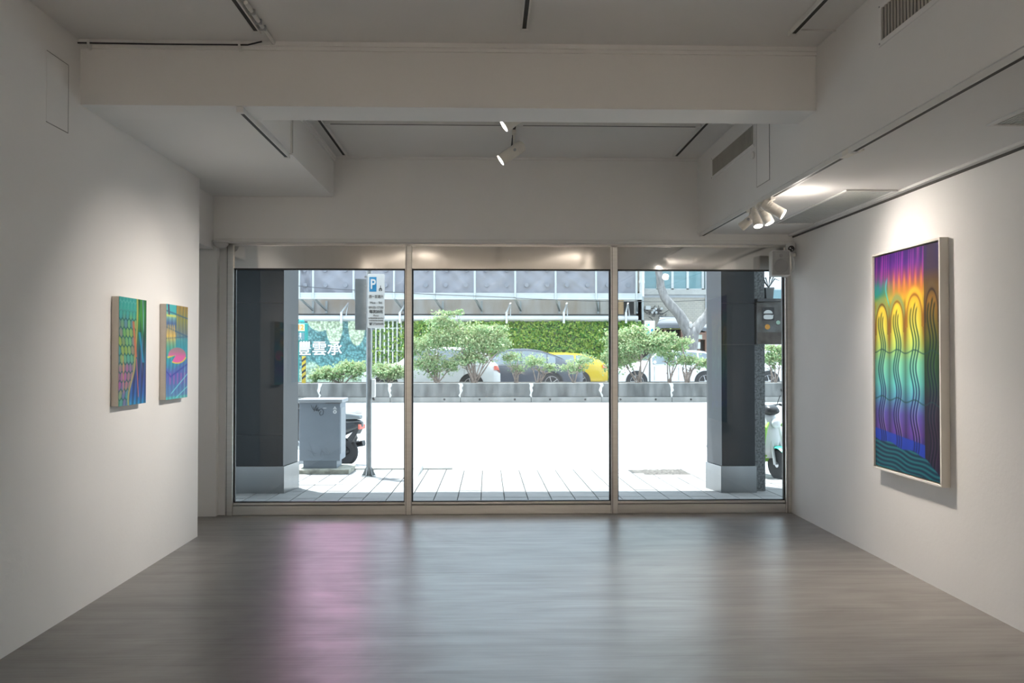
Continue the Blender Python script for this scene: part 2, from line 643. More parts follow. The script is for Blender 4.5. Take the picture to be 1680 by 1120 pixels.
# ------------------------------------------------------------------ track rails
def track(p0, p1, label, down=(0, 0, -1), feed=True):
    """surface rail: white channel, dark slot, end cap; runs in x or y under a ceiling"""
    p0, p1 = Vector(p0), Vector(p1)
    e = thing('track_rail', tuple((p0 + p1) / 2 - Vector((0, 0, .03))), label, 'track rail', 'lighting track rails')
    ax = (p1 - p0).normalized()
    s = Vector((-ax.y, ax.x, 0))
    h, w, t = .03, .040, .006
    c = (p0 + p1) / 2
    L = (p1 - p0).length
    M = Matrix((s, ax, Vector((0, 0, 1)))).transposed()
    z = Vector((0, 0, 1))
    MB().obox(c - z * .004, (w, L, .008), M).obox(c + s * (w / 2 - .004) - z * h / 2, (.009, L, h), M) \
        .obox(c - s * (w / 2 - .004) - z * h / 2, (.009, L, h), M).build('rail', WHITE, e, bevel=.0015)
    MB().obox(c - z * (h - .003), (w - .017, L - .08, .004), M).build('slot', DARK, e)
    MB().obox(p0 + ax * .018 - z * .017, (w + .004, .04, .034), M).build('end_cap', WHITE, e, bevel=.002)
    MB().obox(p1 - ax * .018 - z * .017, (w + .004, .04, .034), M).build('end_cap', WHITE, e, bevel=.002)
    return e


track((-1.345, 0.5, ZC), (-1.345, 5.0, ZC), 'lighting track left of centre on the ceiling before the beam')
track((.21, 0.5, ZC), (.21, 4.92, ZC), 'lighting track down the middle of the ceiling before the beam')
track((1.79, 0.5, ZC), (1.79, 4.95, ZC), 'lighting track right of centre on the ceiling before the beam')
track((-1.35, 5.75, ZC), (-1.35, 8.07, ZC), 'left lighting track on the recessed ceiling behind the beam')
track((.22, 5.75, ZC), (.22, 8.06, ZC), 'middle lighting track behind the beam carrying two spotlights')
track((1.78, 5.75, ZC), (1.78, 8.02, ZC), 'right lighting track on the recessed ceiling behind the beam')
track((-1.32, 6.95, ZC), (.19, 6.95, ZC), 'cross track joining the left and middle tracks behind the beam')
track((.25, 6.95, ZC), (1.75, 6.95, ZC), 'cross track joining the middle and right tracks behind the beam')
track((-1.515, 5.24, ZS), (-1.515, 6.48, ZS), 'short lighting track under the edge of the left soffit')
track((XF + .03, 0.5, ZR), (XF + .03, 4.78, ZR), 'front half of the long track below the right bulkhead')
track((XF + .03, 4.86, ZR), (XF + .03, 8.18, ZR), 'rear half of the long track carrying the spotlight cluster')
e = thing('track_connector', (XF + .03, 4.82, ZR - .04), 'white connector joining two halves of the right track', 'connector')
MB().box(XF + .008, XF + .052, 4.76, 4.88, ZR - .036, ZR).build('housing', OFFW, e, bevel=.004)
MB().box(XF + .052, XF + .10, 4.77, 4.84, ZR - .016, ZR).build('feed_box', OFFW, e, bevel=.003)
# conduits and cable
cb = thing('ceiling_cable', (-1.9, 5.18, ZC - .03), 'dark cable clipped along the top of the beam at left', 'cable')
MB().tube([(XL + .005, 5.175, ZC - .03), (-2.0, 5.172, ZC - .034), (-1.45, 5.17, ZC - .034), (-1.36, 5.15, ZC - .02)], .005).build('wire', BLACK, cb)
for x in (-2.40, -1.50):
    MB().box(x - .007, x + .007, 5.165, 5.20, ZC - .065, ZC - .01).build('clip', WHITE, cb)
cd_ = thing('conduit', (-1.33, 5.1, ZC - .02), 'white conduit feeding the left ceiling track', 'conduit')
MB().tube([(-1.302, 4.6, ZC - .012), (-1.302, 5.02, ZC - .012), (-1.300, 5.19, ZC - .012)], .012).build('pipe', WHITE, cd_, smooth=True)
for y in (4.72, 4.86, 4.95):
    MB().box(-1.318, -1.284, y - .008, y + .008, ZC - .028, ZC).build('clip', GREYP, cd_)
cd2 = thing('conduit', (1.9, 4.92, ZC - .01), 'thin flat conduit from right ceiling track to the bulkhead', 'conduit')
MB().box(1.80, XF, 4.915, 4.927, ZC - .008, ZC).build('strip', WHITE, cd2)
cd3 = thing('conduit', (-1.47, 6.44, ZS), 'slim conduit rising from short left track up the soffit side', 'conduit')
MB().box(-1.48, -1.466, 6.43, 6.448, ZS, ZC - .05).box(-1.492, -1.468, 6.43, 6.448, ZS - .012, ZS).build('pipe', WHITE, cd3)
MB().box(-1.466, -1.464, 6.43, 6.434, ZS, ZC - .05).build('shadow_line', SEAM, cd3)


# ------------------------------------------------------------------ spotlights
def spotlight(mount, target, label, length=.20, r=.045, drop=.12, watts=60, cone=42, group='gallery spotlights', blend=.7, color=WARM):
    """track head: adapter, stem, yoke, cylindrical body, front ring, glowing lens, its own lamp"""
    mount, target = Vector(mount), Vector(target)
    e = thing('spotlight', tuple(mount - Vector((0, 0, drop + .05))), label, 'spotlight', group)
    c = mount - Vector((0, 0, drop))
    d = (target - c).normalized()
    M = d.to_track_quat('Z', 'Y').to_matrix()
    MB().box(mount.x - .017, mount.x + .017, mount.y - .045, mount.y + .045, mount.z - .052, mount.z - .024).build('adapter', OFFW, e, bevel=.003)
    MB().cyl(mount - Vector((0, 0, .05)), c, .009, n=10).build('stem', OFFW, e, smooth=True)
    back = c - d * length * .42
    L = length
    bd = MB().lathe([(r * .55, 0), (r * .93, .012), (r, .03), (r, L * .70)], M, 24, back).build('body', OFFW, e, smooth=True)
    k = MB()
    for i in range(3):
        k.lathe([(r * 1.0, 0), (r * 1.03, .002), (r * 1.03, .006), (r, .008)], M, 24, back + d * (.04 + .016 * i))
    k.build('cooling_rib', OFFW, bd)
    MB().lathe([(r * .98, 0), (r * 1.02, .004), (r * 1.02, L * .28), (r * .92, L * .30), (r * .88, L * .27)], M, 24, back + d * L * .70).build('front_ring', OFFW, e, smooth=True)
    MB().lathe([(r * .90, 0), (r * .86, .004)], M, 24, back + d * L * .972).build('lens', LENS, e)
    MB().lathe([(.012, 0), (.012, .012)], M @ Matrix.Rotation(math.pi / 2, 3, 'Y'), 10, c + (M @ Vector((r, 0, 0)))).build('knob', GREYP, e)
    ld = bpy.data.lights.new('spot_lamp', 'SPOT')
    ld.energy = watts * LAMP
    ld.spot_size = math.radians(cone)
    ld.spot_blend = blend
    ld.shadow_soft_size = r * .8
    ld.color = color
    lo = bpy.data.objects.new('lamp', ld)
    COL.objects.link(lo)
    lo.parent = e
    p = back + d * (L * 1.03)
    lo.location = p - ORG[e]
    lo.rotation_euler = d.to_track_quat('-Z', 'Y').to_euler()
    return e


spotlight((.22, 6.22, ZC), (XL, 5.95, 1.35), 'white spotlight half hidden behind the beam, nearest on middle track', .22, .05, .16, watts=168, cone=54, blend=.9)
spotlight((.22, 7.12, ZC), (XL, 6.85, 1.35), 'white spotlight hanging below the middle track behind the beam', .24, .05, .20, watts=172, cone=60, blend=1.0)
XT = XF + .03
spotlight((XT, 6.16, ZR), (XR, 5.75, 1.95), 'rightmost white spotlight of the cluster, tilted towards the painting', .18, .04, .10, watts=46, cone=125, blend=1.0)
spotlight((XT, 6.33, ZR), (2.62, 5.9, 1.2), 'second white spotlight from the right in the cluster', .18, .038, .10, watts=44, cone=110, blend=1.0)
spotlight((XT, 6.50, ZR), (2.12, 5.55, .3), 'third white spotlight from the right in the cluster, pointing down', .17, .036, .10, watts=175, cone=92, blend=1.0, color=(1.0, .86, .72))
spotlight((XT, 6.66, ZR), (1.6, 7.0, 2.2), 'leftmost white spotlight of the cluster, turned away backwards', .16, .034, .11, watts=6, cone=60)
# point light without a fixture, added to brighten the soffit beside the cluster
gl = bpy.data.lights.new('soffit_fill', 'POINT')
gl.energy, gl.color, gl.shadow_soft_size = 4.0 * LAMP, WARM, .04
go = bpy.data.objects.new('soffit_fill', gl)
COL.objects.link(go)
go.parent = [o for o in COL.objects if o.get('label', '').startswith('rightmost white spotlight')][0]
go.location = Vector((XT + .17, 6.04, ZR - .19)) - ORG[go.parent]
k = 0  # unseen heads added behind the camera to bounce warm light into the room
for (mx, my, tx, ty, tz, nm) in ((-1.345, 1.0, -1.6, YB, 1.2, 'left'), (1.79, 1.0, 1.4, YB, 1.2, 'right'), (.21, 1.4, .2, -3.2, 0, 'middle')):
    spotlight((mx, my, ZC), (tx, ty, tz), 'added white spotlight on the %s ceiling track, unseen behind the viewer' % nm, .22, .05, .16, watts=720, cone=95, color=(1.0, .88, .75))

# ------------------------------------------------------------------ paintings
def lerp3(t, stops):
    """piecewise-linear colour ramp, stops = [(t,(r,g,b) 0-255)]"""
    ts = np.array([s[0] for s in stops])
    cs = np.array([s[1] for s in stops], float) / 255
    return np.stack([np.interp(t, ts, cs[:, i]) for i in range(3)], -1)


def over(base, col, a):
    return base * (1 - a[..., None]) + (np.array(col, float) / 255) * a[..., None]


def gauss(x, s):
    return np.exp(-(x / s) ** 2)


def smooth01(x):
    x = np.clip(x, 0, 1)
    return x * x * (3 - 2 * x)


def art_columns(U, V):
    edges = np.array([0, .25, .505, .785, 1.0])
    ci = np.clip(np.searchsorted(edges, U, side='right') - 1, 0, 3)
    a, b = edges[ci], edges[ci + 1]
    q = (U - a) / (b - a)                                   # 0..1 inside a column
    main = lerp3(V, [(0, (78, 36, 122)), (.06, (108, 50, 146)), (.12, (150, 84, 122)), (.17, (206, 146, 62)), (.22, (240, 196, 60)),
                     (.36, (248, 238, 100)), (.43, (214, 234, 130)), (.50, (150, 228, 190)), (.60, (128, 222, 216)), (.67, (110, 178, 208)),
                     (.74, (118, 108, 196)), (.82, (126, 84, 184)), (.87, (92, 70, 180)), (1, (60, 60, 160))])
    shade = lerp3(V, [(0, (70, 48, 92)), (.10, (86, 64, 92)), (.17, (128, 100, 50)), (.26, (176, 130, 36)), (.38, (130, 124, 28)), (.46, (64, 104, 40)),
                      (.58, (42, 92, 62)), (.68, (62, 52, 74)), (.80, (60, 26, 66)), (.92, (62, 24, 76)), (1, (40, 30, 90))])
    c = np.where((ci == 3)[..., None], shade, main)
    # left-hand teal glow at the top
    tl = gauss(U - .02, .22) * gauss(V - .165, .05)
    c = over(c, (44, 160, 156), np.clip(tl * 1.1, 0, .95))
    # light falling over each rounded column
    roll = .66 + .42 * np.sin(np.pi * np.clip(q, 0, 1)) ** .8
    body = smooth01((V - .20) / .05)
    c = c * (1 - body[..., None] + body[..., None] * roll[..., None])
    # vertical drips at the top
    dr = .5 + .5 * np.sin(U * 118 + 3 * np.sin(U * 31) + 1.4 * V * 9)
    dm = smooth01((.20 - V) / .10) * dr ** 3
    c = over(c, (214, 84, 190), dm * .55 * (ci < 3))
    dm2 = gauss(V - .145, .05) * (.5 + .5 * np.sin(U * 75 + 2)) ** 2
    c = over(c, (250, 156, 84), dm2 * .75 * (ci < 3) * smooth01((U - .15) / .2))
    bl = gauss(V - .02, .06) * (.5 + .5 * np.sin(U * 61 + 2.5 * np.sin(U * 17) + 6 * V)) ** 2
    c = over(c, (60, 34, 116), bl * .65)
    c = over(c, (90, 214, 220), gauss(U - .225 - .03 * np.sin(V * 30), .012) * smooth01((V - .10) / .03) * smooth01((.27 - V) / .05) * .85)
    # arches
    for i in range(4):
        m = (edges[i] + edges[i + 1]) / 2
        hw = (edges[i + 1] - edges[i]) / 2
        top = (.205, .20, .178, .165)[i]
        x = (U - m) / hw
        inside = np.abs(x) <= 1.0
        yy = V - (top + .13)
        rr = np.sqrt(x ** 2 + np.minimum(yy / .13, 0) ** 2)
        ab = inside & (V < top + .17)
        band = np.where(ab, gauss(rr - .95, .13), 0)
        cc = ((150, 170, 110), (150, 170, 120), (250, 206, 70), (126, 104, 70))[i]
        c = over(c, cc, np.clip(band, 0, .85))
        line = np.where(ab, gauss(rr - .80, .05), 0)
        c = over(c, ((120, 90, 30), (150, 110, 30), (176, 120, 24), (70, 50, 36))[i], np.clip(line * .9, 0, 1))
        vtip = np.where(inside, gauss(1 - np.abs(x), .20) * smooth01((V - top - .05) / .08) * smooth01((top + .30 - V) / .18), 0)
        c = over(c, (158, 104, 20) if i < 3 else (84, 66, 24), np.clip(vtip, 0, .9))
        # three wavy ribs
        wave = .024 * np.sin((V - .335) / .215 * 2 * np.pi + .9 * i * .2 - math.pi / 2 + .35)
        for j in (-1, 0, 1):
            xc = m + (.034 + .006 * (i > 1)) * j + wave * (1 if i < 3 else .8)
            on = smooth01((V - (top + .055 + .02 * abs(j))) / .02) * smooth01(((.885 if i < 3 else .96) + .012 * i - V) / .01)
            dk = lerp3(V, [(0, (130, 110, 20)), (.3, (120, 120, 20)), (.46, (40, 110, 90)), (.6, (22, 96, 120)), (.7, (30, 50, 120)), (.8, (44, 22, 96)), (1, (16, 30, 100))])
            if i == 3:
                dk = dk * .55
            a_ = (gauss(U - xc, .0120) * on * .98)[..., None]
            c = c * (1 - a_) + dk * a_
            c = over(c, (255, 255, 235) if i < 3 else (150, 140, 120), gauss(U - xc - .016, .007) * on * .30)
    # the two scalloped joints
    for v0 in (.455, .675):
        y = v0 + .008 * np.cos(q * 2 * np.pi) + .01 * (U - .5)
        c = over(c, (40, 90, 90), gauss(V - y, .0028) * .8)
    # blue floor band and dark teal water
    hb = .815 + .05 * U
    blue = smooth01((V - hb) / .006) * (U < .785)
    c = over(c, (34, 86, 214), blue * .85)
    for i in range(3):
        m = (edges[i] + edges[i + 1]) / 2
        for j in (-1, 0, 1):
            xc = m + .034 * j + .024 * np.sin((V - .335) / .215 * 2 * np.pi - math.pi / 2 + .35)
            c = over(c, (12, 36, 120), gauss(U - xc, .009) * blue * .85)
    sea_y = .862 + .055 * U + .006 * np.sin(U * 18)
    sea_edge = np.where(U < .785, sea_y, .905 + (U - .785) * .32)
    sea = smooth01((V - sea_edge) / .008)
    wv = np.sin((V - .05 * U) * 300 + 1.5 * np.sin(U * 15 + V * 16) + .8 * np.sin(U * 6))
    sc_ = lerp3(.5 + .5 * wv, [(0, (4, 62, 92)), (.5, (10, 98, 122)), (1, (40, 140, 150))])
    c = c * (1 - sea[..., None]) + sc_ * sea[..., None]
    return np.clip(c, 0, 1) ** 1.22 * .93


def art_honeycomb(U, V):
    base = lerp3(V, [(0, (60, 170, 165)), (.2, (70, 180, 160)), (.45, (120, 170, 100)), (.65, (110, 150, 130)), (.8, (130, 110, 160)), (.92, (60, 140, 180)), (1, (36, 140, 180))])
    # hexagon mesh (pointy-top cells)
    gx = U * 8.5 + .5 * np.sin(V * 7)
    gy = V * 8.5 * 1.25

    def hexd(ax, ay):
        return np.maximum(np.abs(ax), np.abs(ax) * .5 + np.abs(ay) * .866)
    h3 = math.sqrt(3)
    a0, b0 = np.round(gx), np.round(gy / h3)
    a1, b1 = np.round(gx - .5), np.round(gy / h3 - .5)
    d0 = hexd(gx - a0, gy - b0 * h3)
    d1 = hexd(gx - .5 - a1, gy - (b1 + .5) * h3)
    near = d0 < d1
    d = np.minimum(d0, d1)
    ia = np.where(near, a0, a1 + .5)
    ib = np.where(near, b0, b1 + .5)
    cell = ia * 17.3 + ib * 37.1
    rnd = (np.sin(cell * 12.9898) * 43758.5453) % 1
    tint = lerp3(rnd, [(0, (70, 180, 180)), (.3, (200, 190, 80)), (.55, (120, 180, 90)), (.8, (190, 110, 160)), (1, (60, 150, 190))])
    wt = smooth01((V - .1) / .15)[..., None] * .55
    hexc = base * (1 - wt) + tint * wt
    lowp = smooth01((V - .58) / .08) * smooth01((.9 - V) / .1)
    hexc = over(hexc, (178, 98, 160), lowp * .55)
    edge = smooth01((d - .385) / .06)
    hexc = over(hexc, (30, 96, 96), edge * .75)
    hexc = over(hexc, (120, 220, 210), edge * smooth01((.18 - V) / .1) * .7)
    curve = .60 + .05 * np.sin(V * 5 + 1) - .25 * smooth01((V - .62) / .35)
    left = smooth01((curve - U) / .05)
    right = lerp3(V, [(0, (40, 110, 60)), (.15, (54, 140, 60)), (.35, (30, 96, 70)), (.55, (40, 84, 110)), (.75, (58, 70, 140)), (.9, (44, 96, 170)), (1, (40, 140, 190))])
    st = .5 + .5 * np.sin(U * 42 + V * 9)
    right = right * (.75 + .4 * st[..., None])
    c = hexc * left[..., None] + right * (1 - left[..., None])
    c = over(c, (226, 206, 110), gauss(U - curve - .01, .035) * .8)
    c = over(c, (90, 180, 70), gauss(U - .80 - .1 * (V), .03) * smooth01((.4 - V) / .2) * .8)
    c = over(c, (150, 190, 210), gauss(U - .86 - .12 * V, .014) * smooth01((.35 - V) / .1))
    a = smooth01((V - .21) / .01) * smooth01((.56 - V) / .01)
    c = over(c, (206, 116, 84), gauss(U - (.50 + .33 * (V - .2)), .042) * a)
    a = smooth01((V - .56) / .01) * smooth01((.95 - V) / .03)
    c = over(c, (214, 120, 110), gauss(U - (.63 + .22 * (V - .56)), .014) * a)
    a = smooth01((V - .31) / .008) * smooth01((.61 - V) / .008)
    c = over(c, (24, 150, 190), gauss(U - (.74 + .5 * (V - .31)), .045) * a * 1.0)
    c = over(c, (150, 110, 180), gauss(U - .84 - .02 * np.sin(V * 20), .012) * smooth01((V - .3) / .1) * smooth01((.75 - V) / .1) * .7)
    c = over(c, (232, 180, 90), gauss(U - .12 - .06 * V, .010) * smooth01((V - .5) / .05) * smooth01((.9 - V) / .05))
    return np.clip(c, 0, 1) ** 1.08 * .97


def art_lily(U, V):
    base = lerp3(V, [(0, (60, 180, 190)), (.12, (140, 200, 180)), (.2, (80, 110, 160)), (.33, (210, 180, 110)), (.45, (90, 170, 150)), (.6, (50, 160, 180)),
                     (.75, (90, 110, 190)), (.88, (80, 160, 190)), (1, (90, 190, 190))])
    st = .5 + .5 * np.sin(U * 38 + 1.5 * np.sin(V * 9))
    c = base * (.88 + .18 * st[..., None])
    right = smooth01((U - .44) / .02) * smooth01((.34 - V + .05 * U) / .03)
    rc = lerp3(V, [(0, (176, 140, 60)), (.15, (150, 150, 80)), (.3, (120, 130, 130)), (.4, (70, 160, 180))])
    c = c * (1 - right[..., None]) + rc * (.9 + .15 * st[..., None]) * right[..., None]
    sky = smooth01((.44 - U) / .01) * smooth01((.105 - V) / .005) * smooth01((U - .13) / .01)
    c = over(c, (70, 186, 190), sky)
    c = over(c, (214, 224, 110), smooth01((.44 - U) / .01) * gauss(V - .118, .012))
    c = over(c, (96, 20, 70), gauss(U - .09 - .3 * V, .028) * smooth01((.12 - V) / .02))
    rt = smooth01((U - .42) / .02) * smooth01((V - .33) / .05) * smooth01((.52 - V) / .05)
    c = over(c, (36, 150, 186), rt * .7)
    for y0, sl in ((.07, .06), (.24, .09), (.36, -.03)):
        c = over(c, (60, 96, 130), gauss(V - (y0 + sl * U), .008) * (.85 if y0 < .3 else .6))
    for x0 in (.45, .55, .66, .77, .88):
        c = over(c, (50, 110, 130), gauss(U - x0, .008) * smooth01((.46 - V) / .04) * .7)
    fl = smooth01((V - .20) / .03) * smooth01((.40 - V) / .05) * smooth01((.42 - U) / .02)
    c = over(c, (240, 200, 70), fl * (.5 + .5 * np.sin(U * 70 + 9 * V)) ** 3 * .9)
    # rail block
    blk = smooth01((V - (.70 - .09 * np.abs(U - .22) * 2)) / .01) * smooth01((.98 - V) / .02)
    c = over(c, (92, 92, 190), blk * .45)
    for k in range(5):
        c = over(c, (190, 90, 180), gauss(U - (.18 + .17 * k), .03) * smooth01((V - .72) / .01) * smooth01((.86 - V) / .03) * .65)
    c = over(c, (60, 70, 170), gauss(V - (.76 - .16 * (U - .2)), .010) * smooth01((U - .2) / .03))
    c = over(c, (60, 70, 170), gauss(V - (.70 + .3 * U), .010) * smooth01((.24 - U) / .03))
    c = over(c, (120, 226, 232), gauss(V - (1.0 - .26 * U), .007) * smooth01((U - .2) / .05))
    c = over(c, (120, 226, 232), gauss(V - (1.08 - .2 * U), .006) * smooth01((U - .4) / .05))
    c = over(c, (150, 230, 220), gauss(U - .86, .012) * smooth01((V - .6) / .1) * .8)
    # lily pad: pink disc with a notch and yellow rim
    dx, dy = (U - .50) / .42, (V - .535) / .085
    r = np.sqrt(dx ** 2 + dy ** 2)
    ang = np.arctan2(-dy, dx + .15)                       # wedge cut out at the lower left
    notch = (ang > -2.85) & (ang < -2.05) & (np.sqrt((dx + .15) ** 2 + dy ** 2) > .02)
    pad = smooth01((1.0 - r) / .05) * (~notch)
    pc = lerp3(V, [(.45, (150, 130, 140)), (.50, (176, 122, 146)), (.55, (226, 100, 170)), (.63, (230, 104, 178))])
    c = c * (1 - pad[..., None]) + pc * pad[..., None]
    rim = gauss(r - 1.0, .06) * (dy > .25)
    c = over(c, (246, 226, 60), np.clip(rim * 1.2, 0, 1) * (~notch))
    rw = np.sqrt((dx + .15) ** 2 + dy ** 2)
    c = over(c, (246, 226, 60), gauss(ang + 2.85, .13) * (rw < .95) * (rw > .05) * .95)
    return np.clip(c, 0, 1) * .96


PRINT = vcol_mat('acrylic_paint', .55, .18)
CANVAS = mat('canvas_edge', (.66, .61, .54), .8, var=.03, scale=12)
# tall framed painting on the right wall
e = thing('framed_painting', (XR, 5.92, .69), 'tall framed painting of rainbow striped arches above dark teal waves', 'painting')
y0, y1, z0, z1 = 5.42, 6.40, .69, 2.305
fx = XR - .062
fw = .016
for nm, q in (('frame_side', (y0, y0 + fw, z0, z1)), ('frame_side', (y1 - fw, y1, z0, z1)), ('frame_top', (y0 + fw, y1 - fw, z1 - fw, z1)), ('frame_bottom', (y0 + fw, y1 - fw, z0, z0 + fw))):
    MB().box(fx, XR - .002, q[0], q[1], q[2], q[3]).build(nm, OFFW, e, bevel=.0015)
MB().box(XR - .02, XR - .004, y0 + fw, y1 - fw, z0 + fw, z1 - fw).build('backing', SEAM, e)
g = .010
ya_, yb_, za_, zb_ = y0 + fw + g, y1 - fw - g, z0 + fw + g, z1 - fw - g
cv = MB().box(fx + .012, XR - .02, ya_, yb_, za_, zb_).build('canvas', CANVAS, e)
painted_grid('painted_face', lambda u, v: (fx + .011, yb_ + (ya_ - yb_) * u, zb_ + (za_ - zb_) * v), 190, 290, art_columns, PRINT, e)
# two small canvases on the left wall
for (ya, yb, fn, lab) in ((5.672, 6.122, art_honeycomb, 'small unframed painting of a honeycomb mesh and green stems on left wall'),
                          (6.50, 6.958, art_lily, 'small unframed painting with a pink lily pad on left wall')):
    e = thing('small_painting', (XL, (ya + yb) / 2, 1.205), lab, 'painting', 'small canvases on the left wall')
    MB().box(XL + .002, XL + .049, ya, yb, 1.205, 1.93).build('canvas', CANVAS, e, bevel=.002)
    painted_grid('painted_face', lambda u, v: (XL + .0502, ya + (yb - ya) * u, 1.93 - .725 * v), 110, 180, fn, PRINT, e)

# ------------------------------------------------------------------ loudspeaker and cameras
sp = thing('loudspeaker', (2.80, 8.12, 2.30), 'white box loudspeaker with grey grille mounted at the window corner', 'loudspeaker')
SPK = mat('speaker_white', (.72, .72, .71), .5, var=.02)
SPG = mat('speaker_grille', (.36, .36, .36), .7, var=.06, scale=300)
Ms = Matrix.Rotation(math.radians(-8), 3, 'Z')
cs = Vector((2.80, 8.10, 2.420))
MB().obox(cs, (.175, .15, .245), Ms).build('cabinet', SPK, sp, bevel=.012)
MB().obox(cs + Ms @ Vector((0, -.0765, 0)), (.155, .006, .225), Ms).build('grille', SPG, sp, bevel=.006)
MB().lathe([(.066, 0), (.064, .004)], Ms @ Matrix.Rotation(math.pi / 2, 3, 'X'), 28, cs + Ms @ Vector((0, -.079, -.03))).build('woofer', mat('speaker_cone', (.29, .29, .29), .8, var=.08, scale=200), sp)
MB().lathe([(.016, 0), (.015, .003)], Ms @ Matrix.Rotation(math.pi / 2, 3, 'X'), 16, cs + Ms @ Vector((0, -.079, .07))).build('tweeter', mat('speaker_cone'  , (.29, .29, .29)), sp)
MB().tube([(2.90, 8.17, 2.55), (2.935, 8.17, 2.52), (2.937, 8.17, 2.37), (2.91, 8.17, 2.30), (2.86, 8.15, 2.295)], .008).build('bracket', STEEL, sp, smooth=True)
MB().tube([(2.92, 8.12, 2.53), (2.955, 8.14, 2.45), (2.955, 8.14, 2.36), (2.925, 8.12, 2.335), (2.915, 8.11, 2.36), (2.925, 8.10, 2.38)], .0035, 6).build('cable', WHITE, sp)
MB().box(2.89, XR, 8.15, 8.19, 2.50, 2.53).build('wall_arm', STEEL, sp)

cm = thing('security_camera', (2.935, 8.15, 2.55), 'small white eyeball security camera above the loudspeaker', 'camera')
MB().cyl((2.938, 8.18, 2.625), (2.938, 8.18, 2.612), .048, n=24).build('base_plate', SPK, cm, smooth=True)
MB().cyl((2.938, 8.18, 2.612), (2.938, 8.18, 2.585), .046, .05, n=24).build('collar', SPK, cm, smooth=True)
MB().ball((2.938, 8.175, 2.58), .047, .047, .045, 24, 14).build('eyeball', SPK, cm, smooth='all')
dl = Vector((-.25, -1, -.28)).normalized()
Mc = dl.to_track_quat('Z', 'Y').to_matrix()
pc = Vector((2.938, 8.175, 2.58)) + dl * .034
MB().lathe([(.030, 0), (.030, .006), (.026, .0125)], Mc, 20, pc).build('lens_face', BLACK, cm, smooth=True)
MB().lathe([(.006, .012), (.006, .0145)], Mc, 10, pc + Mc @ Vector((-.011, .008, 0))).lathe([(.005, .012), (.005, .0145)], Mc, 10, pc + Mc @ Vector((.010, -.010, 0))).build('infrared_lamp', WHITE, cm)

dm = thing('dome_camera', (-2.535, 8.17, 2.57), 'clear half-round dome camera under the lintel at left', 'camera')
DG = mat('smoked_dome', (.55, .56, .56), .12, var=.03, spec=.6)
MB().cyl((-2.535, 8.17, 2.625), (-2.535, 8.17, 2.612), .082, .080, n=28).build('base_plate', SPK, dm, smooth=True)
MB().ball((-2.535, 8.17, 2.612), .072, .072, .055, 28, 10, -1.0, -.02).build('dome', DG, dm, smooth='all')
MB().box(-2.60, -2.57, 8.15, 8.22, 2.585, 2.625).build('bracket', GREYP, dm, bevel=.004)

# ================================================================== OUTSIDE: pavement, road, pillars
def pav(y):
    return -.02 - .02 * (y - 8.5)


def road_z(y):
    return -.16 + (y - 12.42) * (.22 + .16) / (24.0 - 12.42)


PAVE = mat('pale_paving', (0.281, 0.278, 0.271), .8, var=.10, scale=5, bump=.15, bscale=60)
JOINT = mat('paving_joint', (.05, .048, .045), .9, var=.1)
ROADM = mat('sun_bleached_asphalt', (0.330, 0.336, 0.341), .9, var=.05, scale=1.3, stretch=(.3, 1, 1), bump=.1, bscale=90)
CONC = mat('weathered_concrete', (0.127, 0.130, 0.127), .9, var=.42, scale=3.5, stretch=(1.4, 1.4, .35), bump=.2, bscale=20, detail=7)
CONC2 = mat('pale_concrete', (.52, .52, .50), .9, var=.12, scale=5, bump=.2, bscale=30)

pv = thing('pavement', (0, 10.4, pav(10.4)), 'pale stone pavement between the shop and the road', None, None, 'structure')
xs0, xs1 = -5.2, 6.5
MB().add([(xs0, 8.44, pav(8.44) - .012), (xs1, 8.44, pav(8.44) - .012), (xs1, 12.30, pav(12.30) - .012), (xs0, 12.30, pav(12.30) - .012),
          (xs0, 8.44, -.5), (xs1, 8.44, -.5), (xs1, 12.30, -.5), (xs0, 12.30, -.5)],
         [(0, 1, 2, 3), (4, 7, 6, 5), (0, 4, 5, 1), (1, 5, 6, 2), (2, 6, 7, 3), (3, 7, 4, 0)]).build('bedding', JOINT, pv)
tw, td = .259, .552
proto = None
PAVEB = mat('pale_paving_b', (0.247, 0.247, 0.243), .8, var=.10, scale=5, bump=.15, bscale=60)
pit_box = (2.02, 2.75, 11.48, 12.2)
for r in range(7):
    ya = 8.44 + r * td
    for c in range(-14, 20):
        xa = -.331 + tw * c
        if pit_box[0] - .1 < xa + tw / 2 < pit_box[1] and pit_box[2] < ya + td / 2 < pit_box[3]:
            continue
        dz = random.uniform(-.0015, .0015)
        if proto is None:
            g = .006
            base = thing('tmp_origin', (0, 0, 0))
            mb = MB()
            s = -.02 * td
            mb.add([(g, g, -.012), (tw - g, g, -.012), (tw - g, td - g, -.012 + s), (g, td - g, -.012 + s),
                    (g, g, 0), (tw - g, g, 0), (tw - g, td - g, s), (g, td - g, s)],
                   [(0, 3, 2, 1), (4, 5, 6, 7), (0, 1, 5, 4), (1, 2, 6, 5), (2, 3, 7, 6), (3, 0, 4, 7)])
            proto = mb.build('paving_slab', PAVE, base)
            protob = proto.data.copy()
            protob.materials[0] = PAVEB
            t = proto
            bpy.data.objects.remove(base)
        else:
            t = proto.copy()
            COL.objects.link(t)
            if random.random() < .35:
                t.data = protob
        t.parent = pv
        t.location = (xa, ya - 10.4, pav(ya) - pav(10.4) + dz)

